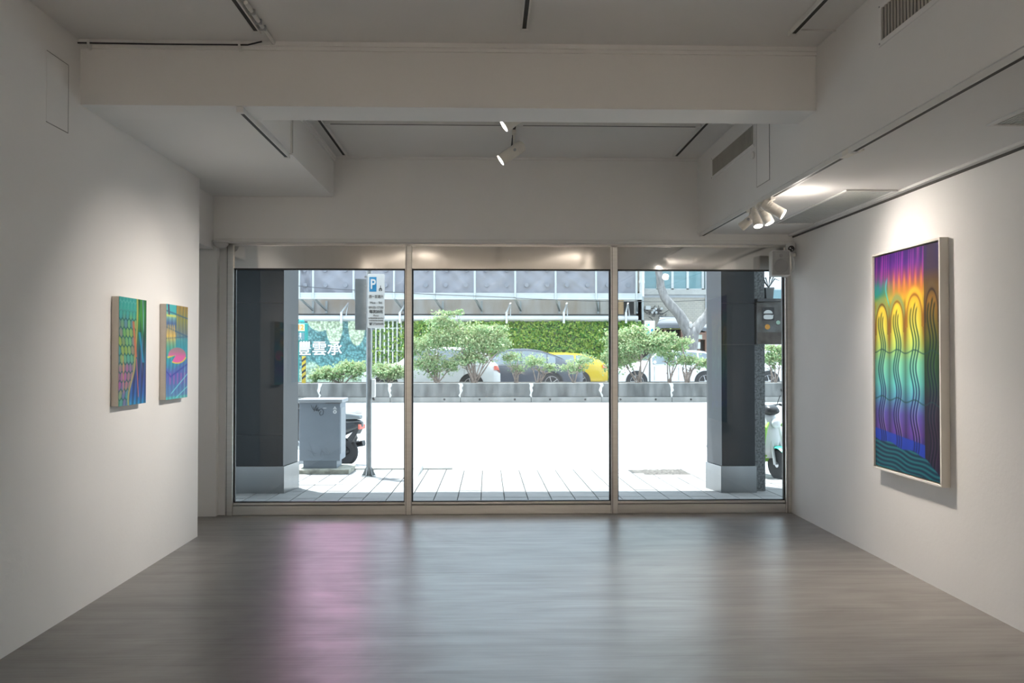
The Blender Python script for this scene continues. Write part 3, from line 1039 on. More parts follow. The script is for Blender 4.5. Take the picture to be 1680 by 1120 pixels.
road = struct('road', MB().add([(-60, 12.42, -.16), (60, 12.42, -.16), (60, 24.3, road_z(24.3)), (-60, 24.3, road_z(24.3)),
                                (-60, 12.42, -.8), (60, 12.42, -.8), (60, 24.3, -.8), (-60, 24.3, -.8)],
                               [(0, 1, 2, 3), (4, 7, 6, 5), (0, 4, 5, 1), (1, 5, 6, 2), (2, 6, 7, 3), (3, 7, 4, 0)]), ROADM, 'wide sun-bleached road in front of the shop')
ZF = .30                                                    # ground level beyond the median
struct('road_far', MB().box(-60, 60, 24.6, 70, -.8, ZF), ROADM, 'far carriageway behind the concrete median')
# kerb stones
kb = thing('kerb', (0, 12.36, pav(12.3)), 'pale kerb stones edging the pavement', None, None, 'structure')
for i in range(11):
    x = -6 + i * 1.1
    drop = .0 if x < -1.2 else -.055
    MB().box(x + .004, x + 1.096, 12.30, 12.44, -.4, pav(12.30) + .03 + drop).build('kerb_stone', CONC2, kb, bevel=.01)
MB().prism([(11.2, pav(11.2)), (12.44, pav(12.3) + .09), (12.44, pav(12.4) - .1), (11.2, pav(11.2) - .02)], 'x', -1.03, -.93).build('ramp_edge', CONC2, kb, bevel=.008)
# tree pit of bare soil
SOIL = mat('dry_soil', (0.106, 0.096, 0.086), 1.0, var=.5, scale=26, bump=.8, bscale=40, detail=8)
n_ = 26
vs, fs = [], []
for j in range(n_):
    for i in range(n_):
        x = 2.06 + (2.85 - 2.06) * i / (n_ - 1)
        y = 11.5 + (12.22 - 11.5) * j / (n_ - 1)
        edge = min(i, j, n_ - 1 - i, n_ - 1 - j) / 5
        vs.append((x, y, pav(y) - .012 + min(1, edge) * (.016 + .018 * random.random())))
for j in range(n_ - 1):
    for i in range(n_ - 1):
        fs.append((j * n_ + i, j * n_ + i + 1, (j + 1) * n_ + i + 1, (j + 1) * n_ + i))
struct('tree_pit', MB().add(vs, fs), SOIL, 'bare soil tree pit in the pavement beside the right pillar', smooth=True)
# drain grate
gr = thing('drain_grate', (-2.05, 10.77, pav(10.8)), 'grey slotted drain grate in the pavement by the cabinet', 'drain grate')
MB().box(-2.42, -1.80, 10.70, 10.86, pav(10.86) - .02, pav(10.70) + .003).build('frame', mat('galvanised', (.42, .44, .46), .5, .5, var=.1), gr)
for i in range(24):
    x = -2.41 + i * .0258
    MB().box(x, x + .012, 10.71, 10.85, pav(10.85), pav(10.71) + .007).build('bar', mat('galvanised', (.4, .4, .4)), gr)

# arcade soffit and the building above
struct('ceiling_arcade', MB().box(-9, 10, 8.6, 10.62, 3.35, 3.6).box(-9, 10, 10.3, 10.62, 3.2, 11).box(-9, -3.8, 8.44, 8.6, -.2, 3.4)
       .box(3.3, 10, 8.44, 8.6, -.2, 3.4).box(-3.8, 3.3, 8.44, 8.6, 2.63, 3.6), mat('arcade_white', (.82, .82, .81), .8, var=.03), 'upper storey of the building sheltering the pavement edge')

# pillars
CLAD = mat('dark_slate_panel', (.006, .011, .016), .34, var=.06, scale=2.5, stretch=(1, 1, .3), spec=.3)
CLAD_LIT = mat('slate_panel_lit', (0.087, 0.094, 0.101), .55, var=.05, scale=40, stretch=(2, 2, .15))  # paler copy of the slate: light on the inner sides put into the colour
GRAN = mat('dark_granite', (0.016, 0.021, 0.022), .35, col2=(0.176, 0.192, 0.200), scale=45, detail=2)


def pillar(name, foot, label, joints, gran=None):
    """foot = footprint corners (front inner, front outer, back outer, back inner)"""
    cx = sum(p[0] for p in foot) / 4
    cy = sum(p[1] for p in foot) / 4
    e = thing(name, (cx, cy, pav(cy)), label, 'pillar')
    H = 3.35

    def grow(poly, d):
        r = []
        for p in poly:
            r.append((p[0] + d * (1 if p[0] > cx else -1), p[1] + d * (1 if p[1] > cy else -1)))
        return r
    core = grow(foot, -.012)
    MB().prism(core, 'z', pav(10.4), H).build('core', SEAM, e)
    zz = [.262] + joints + [H]
    fi, fo, bo, bi = foot
    for a, b in zip(zz[:-1], zz[1:]):
        # front panel and inner side panel, gaps between courses
        MB().prism([fi, fo, (fo[0], fo[1] + .014), (fi[0], fi[1] + .014)], 'z', a + .0025, b - .0025).build('front_panel', CLAD, e)
    sx = .014 if fi[0] < cx else -.014
    zi = [.262, 3.35]
    for a, b in zip(zi[:-1], zi[1:]):
        MB().prism([(fi[0], fi[1] + .001), (fi[0] + sx, fi[1] + .001), (bi[0] + sx, bi[1]), bi], 'z', a + .002, b - .002).build('side_panel', CLAD_LIT, e)
    MB().prism(grow(foot, .014), 'z', pav(10.2) - .02, .26).build('steel_base', STEELB, e, bevel=.003)
    return e


pillar('clad_pillar', [(-2.36, 9.95), (-3.35, 9.95), (-3.35, 10.45), (-2.295, 10.42)], 'dark slate-clad pillar with steel base beside the utility cabinet', [.62, 2.15])
pr = pillar('clad_pillar', [(2.712, 9.83), (3.10, 9.83), (3.10, 10.3), (2.645, 10.24)], 'dark slate-clad pillar with steel base at right of the window', [1.667, 2.147])
MB().box(3.085, 3.262, 9.96, 10.5, pav(10.3) - .03, 3.35).build('granite_return', GRAN, pr)
MB().box(-2.40, -2.345, 10.432, 10.436, 1.72, 2.5).build('cable_line', SEAM, bpy.data.objects['clad_pillar'])

# weathered electric box on the granite return
eb = thing('electric_box', (3.30, 9.86, 1.665), 'weathered metal electric box with stickers on the granite pillar', 'electric box')
RUST = mat('weathered_box_paint', (0.154, 0.160, 0.160), .75, col2=(0.064, 0.054, 0.048), scale=7, bump=.3, bscale=30, detail=8)
RUST2 = mat('peeled_box_paint', (.06, .05, .045), .85, col2=(.13, .11, .095), scale=12, bump=.4, detail=8)
MB().box(3.118, 3.445, 9.80, 9.955, 1.67, 2.155).build('casing', RUST, eb, bevel=.006)
MB().box(3.123, 3.44, 9.797, 9.80, 1.675, 1.81).build('peeled_patch', RUST2, eb)
MB().box(3.428, 3.431, 9.796, 9.80, 1.69, 2.14).build('door_edge', SEAM, eb)
st = MB().box(3.18, 3.322, 9.795, 9.799, 1.945, 2.10).build('square_sticker', mat('sticker_black', (.018, .018, .02), .5, var=.1), eb)
SW = mat('sticker_white', (.62, .64, .64), .6, var=.05)
hat = [(3.25 + .052 * math.cos(a), 2.027 + .040 * math.sin(a)) for a in np.linspace(0, math.pi, 14)]
MB().prism(hat, 'y', 9.7935, 9.795).build('sticker_cap', SW, st)
low = [(3.252 + .056 * math.copysign(abs(math.cos(a)) ** .6, math.cos(a)), 1.986 + .026 * math.copysign(abs(math.sin(a)) ** .6, math.sin(a))) for a in np.linspace(0, 2 * math.pi, 24, endpoint=False)]
MB().prism(low, 'y', 9.7935, 9.795).prism([(3.295, 2.0), (3.312, 2.014), (3.312, 1.998)], 'y', 9.7935, 9.795).build('sticker_blob', SW, st)
MB().lathe([(.030, 0), (.030, .002)], Matrix.Rotation(math.pi / 2, 3, 'X'), 20, (3.242, 9.797, 1.872)).build('orange_sticker', mat('sticker_orange', (.62, .28, .03), .5, var=.08), eb)
MB().lathe([(.024, 0), (.024, .002)], Matrix.Rotation(math.pi / 2, 3, 'X'), 20, (3.367, 9.797, 1.923)).build('green_sticker', mat('sticker_green', (.32, .50, .40), .5, var=.1), eb)
sh = thing('stone_ledge', (3.36, 10.0, 2.17), 'dark stone ledge above the electric box', 'ledge')
MB().box(3.12, 3.56, 9.78, 9.955, 2.165, 2.20).build('slab', mat('ledge_stone', (0.064, 0.067, 0.070), .6, var=.2, scale=15), sh, bevel=.004)
MB().box(3.266, 3.56, 9.955, 10.25, 2.165, 2.20).build('rear_slab', mat('ledge_stone', (0.064, 0.064, 0.064)), sh)
pt = thing('potted_plant', (3.34, 10.03, 2.20), 'grey square pot with a sparse dark plant on the ledge', 'potted plant')
MB().lathe([(.055, 0), (.068, .12), (.074, .125), (.074, .145), (.062, .145), (.058, .12)], Matrix.Rotation(math.pi / 4, 3, 'Z'), 4, (3.335, 10.03, 2.20)).build('pot', mat('cement_pot', (0.205, 0.218, 0.224), .8, var=.08, scale=14), pt)
LEAFD = mat('dark_leaf', (.03, .045, .035), .6, var=.3)
k = MB()
for a, l in ((.3, .16), (1.2, .20), (2.2, .17), (3.0, .2), (4.1, .17), (5.2, .22)):
    p0 = Vector((3.335, 10.03, 2.34))
    p1 = p0 + Vector((math.cos(a) * l * .5, math.sin(a) * l * .3, l * .7))
    p2 = p0 + Vector((math.cos(a) * l, math.sin(a) * l * .6, l * .55))
    k.tube([p0, p1, p2], [.003, .009, .002], 5)
k.build('foliage', LEAFD, pt)

# ------------------------------------------------------------------ utility cabinet
cb = thing('utility_cabinet', (-2.28, 12.05, pav(11.9)), 'blue-grey steel utility cabinet with graffiti on a concrete plinth', 'cabinet')
CABM = mat('cabinet_paint', (0.175, 0.209, 0.250), .5, var=.06, scale=5, bump=.05)
CABD = mat('cabinet_scuffed', (.25, .285, .325), .6, col2=(.15, .165, .185), scale=12, stretch=(1, 1, .5), detail=8)
zb_ = pav(11.9)
ca = atY(491, 700, 11.9).x
cb_ = atY(558, 700, 11.9).x
MB().box(ca - .1, cb_ + .14, 11.80, 12.42, zb_ - .03, zb_ + .065).build('plinth', mat('mossy_concrete', (.34, .34, .29), .95, var=.35, scale=14, bump=.5), cb, bevel=.012)
z0c, z1c = zb_ + .065, .935
MB().box(ca + .05, cb_ - .05, 11.93, 12.33, z0c, z0c + .11).build('foot', CABM, cb)
MB().box(ca, cb_, 11.90, 12.36, z0c + .105, z1c - .05).build('body', CABM, cb, bevel=.006)
MB().box(ca - .015, cb_ + .03, 11.88, 12.40, z1c - .05, z1c).build('lid', mat('cabinet_lid', (0.269, 0.294, 0.320), .5, var=.04), cb, bevel=.008)
MB().box(cb_ - .2, cb_ + .01, 11.876, 11.88, z1c - .06, z1c - .052).build('lid_scratch', SEAM, cb)
k = MB()
for i in range(16):
    a = math.radians(random.uniform(15, 165))
    l = random.uniform(.04, .16)
    c0 = Vector((ca + .22 + random.uniform(-.1, .22), 11.8992, z0c + .17 + random.uniform(-.03, .05)))
    k.bar(c0, c0 + Vector((math.cos(a) * l, 0, math.sin(a) * l)), .004, .0015)
k.build('scuffs', CABD, cb)
for (za, zb2) in ((z0c + .2, z1c - .12),):
    MB().box(cb_, cb_ + .006, 11.93, 12.33, za, zb2).build('side_door', mat('cabinet_side', (0.218, 0.243, 0.269), .5, var=.05), cb)
INK = mat('graffiti_ink', (.035, .04, .05), .6, var=.1)
k = MB()
gx, gz = -2.44, .77
for stroke in ([(0, .09), (.02, .04), (.045, .01), (.035, .07)], [(.045, .01), (.06, .05), (.085, .10), (.07, .03), (.085, .0)], [(.04, -.005), (.07, .02), (.11, .06)],
               [(.085, .01), (.10, .05), (.09, 0), (.12, .03), (.11, -.01)], [(.11, .0), (.15, .04), (.185, .01), (.18, -.05), (.14, -.065), (.125, -.03), (.15, .0)]):
    P = [Vector((gx + a * .9, 11.898, gz + b * .9)) for a, b in stroke]
    Q = []
    for i in range(len(P) - 1):
        Q += [P[i].lerp(P[i + 1], t) for t in (0, .5)]
    Q.append(P[-1])
    k.tube(Q, .0033, 5)
k.build('graffiti', INK, cb)
PALE = mat('pale_decal', (.62, .65, .68), .5, var=.03)
k = MB()
k.prism([(cb_ - .10, z1c - .14), (cb_ - .045, z1c - .14), (cb_ - .0725, z1c - .095)], 'y', 11.8975, 11.90)
k.build('triangle_decal', PALE, cb)
MB().lathe([(.026, 0), (.026, .002)], Matrix.Rotation(math.pi / 2, 3, 'X'), 18, (cb_ - .0725, 11.9, z1c - .175)).build('round_decal', PALE, cb)
MB().box(cb_ - .085, cb_ - .06, 11.8965, 11.8975, z1c - .132, z1c - .126).lathe([(.010, 0), (.010, .002)], Matrix.Rotation(math.pi / 2, 3, 'X'), 12, (cb_ - .0725, 11.8978, z1c - .175)).build('decal_mark', CABM, cb)
MB().box(cb_ - .235, cb_ - .19, 11.8975, 11.90, z1c - .127, z1c - .119).build('name_plate', PALE, cb)

# ------------------------------------------------------------------ parking sign pole
ps = thing('parking_sign', (-1.595, 11.54, pav(11.54)), 'parking sign on a grey pole with white notice plate', 'sign')
GALV = mat('galvanised_pole', (0.245, 0.266, 0.278), .5, .35, var=.10, scale=18)
px_, py_ = -1.595, 11.54
MB().cyl((px_, py_, pav(py_)), (px_, py_, 2.95), .037, n=18).build('pole', GALV, ps, smooth=True)
MB().cyl((px_, py_, pav(py_) - .01), (px_, py_, pav(py_) + .012), .10, n=20).build('base_plate', GALV, ps)
for i in range(6):
    a = i * math.pi / 3 + .2
    d = Vector((math.cos(a), math.sin(a), 0))
    o = Vector((px_, py_, pav(py_)))
    s = d.cross(Vector((0, 0, 1))) * .005
    pts = [o + d * .03 + Vector((0, 0, .01)), o + d * .092 + Vector((0, 0, .01)), o + d * .036 + Vector((0, 0, .13))]
    MB().add([p + s for p in pts] + [p - s for p in pts], [(0, 1, 2), (5, 4, 3), (0, 3, 4, 1), (1, 4, 5, 2), (2, 5, 3, 0)]).build('gusset', GALV, ps)
    MB().cyl(o + d * .08 + Vector((0, 0, .01)), o + d * .08 + Vector((0, 0, .03)), .009, n=6).build('bolt', GALV, ps)


def rrect(x0, x1, z0, z1, r, n=5):
    pts = []
    for cx, cz, a0 in ((x1 - r, z1 - r, 0), (x0 + r, z1 - r, 90), (x0 + r, z0 + r, 180), (x1 - r, z0 + r, 270)):
        for i in range(n + 1):
            a = math.radians(a0 + 90 * i / n)
            pts.append((cx + r * math.cos(a), cz + r * math.sin(a)))
    return pts


YS = 11.48
q0, q1 = atY(603, 538, YS), atY(631, 449, YS)
sx0, sx1, sz0, sz1 = q0.x, q1.x, q0.z, q1.z
SIGNW = mat('sign_white', (.93, .94, .94), .4, var=.01)
SIGNB = mat('sign_blue', (.0, .30, .62), .4, var=.02)
SIGNK = mat('sign_black', (.10, .105, .11), .5, var=.05)
plate = MB().prism(rrect(sx0, sx1, sz0, sz1, .018), 'y', YS, YS + .004).build('notice_plate', SIGNW, ps)
w_, h_ = sx1 - sx0, sz1 - sz0


def sg(u, v):
    return (sx0 + w_ * u, YS - .0015, sz1 - h_ * v)


def rect_on(name, u0, u1, v0, v1, m, y=.0015):
    a, b = sg(u0, v0), sg(u1, v1)
    return MB().box(a[0], b[0], YS - y, YS, a[2], b[2]).build(name, m, plate)


rect_on('blue_square', .10, .52, .06, .33, SIGNB)
text('letter_p', 'P', .185, (sg(.315, .20)[0], YS - .003, sg(0, .20)[2]), SIGNW, plate, bold=.004, sx=.78)
# small tow symbol
a = sg(.76, .285)
MB().prism([(a[0] - .004, a[2]), (a[0] + .004, a[2]), (a[0] + .004, a[2] + .05), (a[0] - .004, a[2] + .05)], 'y', YS - .002, YS) \
    .prism([(a[0] - .026, a[2] - .004), (a[0] + .026, a[2] - .004), (a[0] + .012, a[2] + .016), (a[0] - .012, a[2] + .016)], 'y', YS - .002, YS) \
    .box(a[0] - .022, a[0] - .006, YS - .002, YS, a[2] - .022, a[2] - .008).box(a[0] + .006, a[0] + .022, YS - .002, YS, a[2] - .022, a[2] - .008).build('tow_symbol', SIGNK, plate)
for nm, body, size, v, bold, sx in (('sign_line', '週一至週六', .046, .425, 0, .86), ('sign_line', 'Mon - Sat', .042, .535, 0, 1.0),
                                    ('sign_line', '09:00-17:00', .047, .625, 0, .88), ('sign_line', '每次20元', .05, .70, .0015, .92),
                                    ('sign_line', 'Motor', .030, .77, 0, 1.0), ('sign_line', 'NT$20/PER ENTRY', .027, .82, 0, .92),
                                    ('sign_line', '停車管理工程處', .016, .865, 0, 1.7)):
    p = sg(.5, v)
    text(nm, body, size, (p[0], YS - .002, p[2]), SIGNK, plate, bold=bold, sx=sx)
p = sg(.62, .925)
text('sign_line', '27269600', .043, (p[0], YS - .002, p[2]), SIGNK, plate, sx=.86)
a = sg(.18, .925)
MB().box(a[0] - .014, a[0] + .014, YS - .002, YS, a[2] - .016, a[2] + .006).box(a[0] - .022, a[0] + .022, YS - .002, YS, a[2] + .008, a[2] + .018).build('telephone_symbol', SIGNK, plate)
bz0, bz1 = atY(590, 541, YS + .1).z, atY(590, 457, YS + .1).z
bx0, bx1 = atY(584, 500, YS + .14).x, atY(603, 500, YS + .14).x
MB().obox(((bx0 + bx1) / 2 + .04, YS + .16, (bz0 + bz1) / 2), (.27, .004, bz1 - bz0), Matrix.Rotation(.35, 3, 'Z')).build('rear_plate', GALV, ps)
for zz in (bz0 + .10, bz0 + .24, bz1 - .10, bz1 + .02):
    MB().cyl((px_, py_, zz - .015), (px_, py_, zz + .015), .043, n=16).box(px_ - .06, px_ - .02, py_ - .03, py_ + .05, zz - .012, zz + .012).build('clamp', GALV, ps)
tz0 = atY(615, 655, py_).z
MB().box(px_ + .04, px_ + .085, py_ - .05, py_ + .05, tz0 + .03, tz0 + .27).build('tag_box', SIGNW, ps, bevel=.006)
MB().cyl((px_ + .06, py_ - .02, tz0), (px_ + .06, py_ - .02, tz0 + .03), .012, n=10).build('tag_lock', BLACK, ps)

# ------------------------------------------------------------------ the concrete median with planting
YM = 24.0
med = thing('median_wall', (0, YM, road_z(YM)), 'stained concrete median planter wall across the road', 'wall')
zt, zk = atY(840, 628.5, YM).z, atY(840, 651, YM).z
zg = atY(840, 660.5, YM).z
jx = [atY(u, 640, YM).x for u in (640 - 116 * 2, 640 - 116, 640, 755.5, 871.5, 987, 1102.5, 1218, 1334)]
jx = [jx[0] - 4, *jx, jx[-1] + 2, jx[-1] + 4]
CONCK = mat('median_kerb_concrete', (0.230, 0.230, 0.219), .9, var=.18, scale=4, stretch=(1, 1, .5), bump=.2, bscale=30, detail=7)
LIME = mat('lime_streak', (0.510, 0.510, 0.497), .9, var=.05)
for a, b in zip(jx[:-1], jx[1:]):
    MB().box(a + .012, b - .012, YM + .03, YM + .24, zk, zt).build('wall_block', CONC, med, bevel=.015)
    MB().box(a + .004, b - .004, YM, YM + .26, zg - .1, zk - .004).build('kerb_block', CONCK, med, bevel=.012)
MB().box(jx[0], jx[-1], YM + .06, YM + .22, zg - .3, zt - .03).build('core', CONC, med)
for x in jx[2:-2]:
    P = []
    zz = np.linspace(zt + .004, zk - .02, 7)
    wdt = [.06, .05, .035, .045, .02, .03, .012]
    off = [random.uniform(-.03, .03) for _ in zz]
    L_ = [(x + o - w, z) for z, w, o in zip(zz, wdt, off)]
    R_ = [(x + o + w, z) for z, w, o in zip(zz, wdt, off)]
    MB().prism(L_ + R_[::-1], 'y', YM + .022, YM + .03).build('lime_streak', LIME, med)
for u in np.arange(729 - 57.8 * 4, 1300, 57.8):
    c = atY(u, 655, YM)
    MB().cyl((c.x, YM + .01, c.z), (c.x, YM - .003, c.z), .03, n=12).build('weep_hole', DARK, med)
struct('planting_bed', MB().box(jx[0], jx[-1], YM + .24, YM + 1.5, zg - .3, zt - .03), SOIL, 'soil of the planting strip behind the median wall')
struct('median_rear_kerb', MB().box(jx[0], jx[-1], YM + 1.5, YM + 1.65, zg - .3, zt - .01), CONC, 'rear kerb of the planting strip')


# ------------------------------------------------------------------ planting
def leaf_mat(name, c1, c2):
    m = bpy.data.materials.new(name)
    m.use_nodes = True
    nt = m.node_tree
    b = nt.nodes['Principled BSDF']
    b.inputs['Roughness'].default_value = .55
    b.inputs['Specular IOR Level'].default_value = .35
    ge = nt.nodes.new('ShaderNodeNewGeometry')
    mx = nt.nodes.new('ShaderNodeMix')
    mx.data_type = 'RGBA'
    mx.inputs[6].default_value = (*c1, 1)
    mx.inputs[7].default_value = (*c2, 1)
    nt.links.new(ge.outputs['Random Per Island'], mx.inputs[0])
    nt.links.new(mx.outputs[2], b.inputs['Base Color'])
    tr = nt.nodes.new('ShaderNodeBsdfTranslucent')
    nt.links.new(mx.outputs[2], tr.inputs[0])
    ms = nt.nodes.new('ShaderNodeMixShader')
    ms.inputs[0].default_value = .35
    nt.links.new(b.outputs[0], ms.inputs[1])
    nt.links.new(tr.outputs[0], ms.inputs[2])
    nt.links.new(ms.outputs[0], nt.nodes['Material Output'].inputs[0])
    return m


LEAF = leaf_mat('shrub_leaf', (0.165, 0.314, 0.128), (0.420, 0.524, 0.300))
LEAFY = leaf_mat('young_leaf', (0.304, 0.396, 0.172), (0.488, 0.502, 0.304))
LEAFV = leaf_mat('vine_leaf', (0.056, 0.217, 0.048), (0.400, 0.530, 0.111))
BARK = mat('grey_bark', (0.204, 0.197, 0.194), .9, var=.35, scale=9, stretch=(1, 1, .4), bump=.5, detail=7)
TWIG = mat('brown_twig', (.26, .21, .18), .9, var=.25, scale=14)


def leaves_mesh(name, pts, size, material, parent, normal=None, spread=1.0):
    pts = np.asarray(pts, float)
    n = len(pts)
    nr = rng.normal(size=(n, 3))
    if normal is not None:
        nr = nr * spread + np.array(normal)
    nr /= np.linalg.norm(nr, axis=1, keepdims=True)
    t = rng.normal(size=(n, 3))
    a = np.cross(nr, t)
    a /= np.linalg.norm(a, axis=1, keepdims=True)
    b = np.cross(nr, a)
    s = (size * rng.uniform(.6, 1.3, n))[:, None]
    V = np.stack([pts - a * s, pts - b * s * .5 + nr * s * .12, pts + a * s, pts + b * s * .5 + nr * s * .12], 1).reshape(-1, 3)
    V -= np.array(ORG[parent])
    idx = np.arange(n * 4).reshape(-1, 4)
    me = bpy.data.meshes.new(name)
    me.from_pydata(V.tolist(), [], idx.tolist())
    me.materials.append(material)
    ob = bpy.data.objects.new(name, me)
    COL.objects.link(ob)
    ob.parent = parent
    ob['kind'] = 'stuff'
    ORG[ob] = ORG[parent]
    return ob


def shrub(base, blobs, label, nleaf, size=.05, stems=5, leaf=None, young=.25):
    """shrub on the planting strip: stems that reach into leaf clumps; blobs = (centre, radii)"""
    base = Vector(base)
    e = thing('shrub', tuple(base), label, 'shrub', 'shrubs on the median')
    k = MB()
    for i, (c, r) in enumerate(blobs):
        c = Vector(c)
        for j in range(max(1, stems // len(blobs))):
            tip = c + Vector((random.uniform(-.6, .6) * r[0], random.uniform(-.6, .6) * r[1], random.uniform(-.2, .6) * r[2]))
            b0 = base + Vector((random.uniform(-.08, .08), random.uniform(-.05, .05), -.02))
            mid = b0.lerp(tip, .45) + Vector((random.uniform(-.08, .08), random.uniform(-.05, .05), .08))
            k.tube([b0, b0.lerp(mid, .5), mid, mid.lerp(tip, .55), tip], [.022, .019, .015, .010, .004], 6)
            for _ in range(3):
                t2 = mid + Vector((random.uniform(-.8, .8) * r[0], random.uniform(-.4, .4), random.uniform(.0, .7) * r[2]))
                k.tube([mid, mid.lerp(t2, .5) + Vector((0, 0, .04)), t2], [.012, .008, .003], 5)
    k.build('stems', TWIG, e)
    vol = np.array([r[0] * r[1] * r[2] for _, r in blobs]) ** .67
    vol /= vol.sum()
    nleaf, size = int(nleaf * 1.7), size * .84
    P1, P2 = [], []
    for (c, r), w in zip(blobs, vol):
        m = int(nleaf * w)
        ns = max(10, m // 26)
        sd = rng.normal(size=(ns, 3))
        sd[:, 2] = sd[:, 2] * .8 + .25
        sd /= np.linalg.norm(sd, axis=1, keepdims=True)
        sl = rng.uniform(.65, 1.3, ns)
        pick = rng.integers(0, ns, m)
        d = sd[pick]
        rad = rng.uniform(.30, 1, m) * sl[pick]
        jit = rng.normal(size=(m, 3)) * .13
        p = np.array(c) + (d * rad[:, None] + jit) * np.array(r)
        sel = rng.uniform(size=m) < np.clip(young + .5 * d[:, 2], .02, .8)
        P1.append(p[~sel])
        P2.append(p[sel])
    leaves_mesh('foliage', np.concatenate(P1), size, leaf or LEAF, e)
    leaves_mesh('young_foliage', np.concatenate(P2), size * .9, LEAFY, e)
    return e


YP = YM + .75
zbed = zt - .03


def SP(u, v, Y=YP):
    return atY(u, v, Y)


def px2m(p, Y=YP):
    return p * Y / F


def mkshrub(u, blobs, label, n, size=.05, stems=6, Y=YP, young=.25):
    b = SP(u, 628, Y)
    bl = [(tuple(SP(bu, bv, Y)), (px2m(ru, Y), px2m(ru, Y) * .55, px2m(rv, Y))) for bu, bv, ru, rv in blobs]
    return shrub((b.x, Y, zbed), bl, label, n, size, stems, young=young)


mkshrub(560, [(540, 614, 26, 14), (580, 606, 26, 16), (520, 620, 14, 9)], 'low sprawling shrub on the median behind the utility cabinet', 2600, .05, 6)
mkshrub(640, [(632, 610, 28, 15), (655, 612, 16, 14)], 'low shrub on the median behind the sign pole', 1800, .05, 5)
mkshrub(718, [(700, 600, 34, 22), (688, 570, 26, 20), (715, 562, 26, 24), (738, 600, 20, 16)], 'bushy shrub on the median right of the left mullion', 2900, .05, 8)
mkshrub(778, [(755, 555, 40, 26), (790, 565, 38, 24), (730, 528, 30, 16), (742, 512, 18, 7), (800, 540, 30, 12), (775, 590, 34, 16), (820, 560, 22, 18)], 'tallest bushy shrub on the median before the white car', 5200, .05, 14, young=.35)
mkshrub(847, [(840, 590, 20, 14), (850, 606, 16, 10)], 'thin twiggy shrub before the dark car door', 600, .042, 6)
mkshrub(885, [(878, 594, 22, 14), (900, 606, 14, 12)], 'thin leafy shrub before the rear wheel of the dark car', 700, .042, 6)
mkshrub(942, [(936, 604, 24, 12), (960, 592, 22, 12)], 'thin shrub before the yellow taxi', 800, .042, 5)
mkshrub(1048, [(1045, 570, 42, 26), (1075, 560, 36, 20), (1020, 585, 26, 28), (1040, 545, 26, 14), (1088, 553, 26, 10), (1012, 560, 22, 20), (1000, 590, 16, 24)], 'broad bright green shrub right of the right mullion', 5200, .05, 12, young=.4)
mkshrub(1098, [(1095, 580, 22, 14), (1112, 572, 18, 12)], 'small leafy shrub before the white hatchback bonnet', 900, .045, 4, Y=YP + .3)
mkshrub(1128, [(1130, 592, 30, 11), (1155, 598, 16, 14), (1125, 562, 18, 10)], 'shrub before the white hatchback windows', 1300, .045, 6, young=.4)
mkshrub(1270, [(1272, 590, 22, 16), (1268, 575, 18, 10)], 'shrub on the median seen right of the granite pillar', 1300, .05, 5)
for u, lab in ((1095, 'pair of bare cut stems on the median'), (1122, 'withered brown weed on the median')):
    b = SP(u, 628)
    e = thing('weed', (b.x, YP - .3, zbed), lab, 'weed')
    k = MB()
    for i in range(4 if u == 1095 else 9):
        t = Vector((b.x + random.uniform(-.09, .12), YP - .3 + random.uniform(-.05, .05), zbed + random.uniform(.25, .38)))
        k.tube([(b.x + random.uniform(-.03, .03), YP - .3, zbed - .02), (t.x * .5 + b.x * .5, t.y, zbed + .15), t], [.014, .011, .008], 5)
        k.ball(t, .022, .022, .02, 6, 4)
    k.build('stems', TWIG, e)

# ------------------------------------------------------------------ parked cars
GLC = mat('car_glass', (0.136, 0.170, 0.190), .08, var=.06, spec=.7)
TYRE = mat('tyre_rubber', (.03, .03, .032), .8, var=.1)
RIM = mat('alloy_rim', (.55, .56, .58), .3, .8, var=.05)
TAIL = mat('red_tail_lamp', (.70, .16, .12), .25, var=.1)
HEADL = mat('clear_head_lamp', (.75, .78, .80), .1, var=.04)


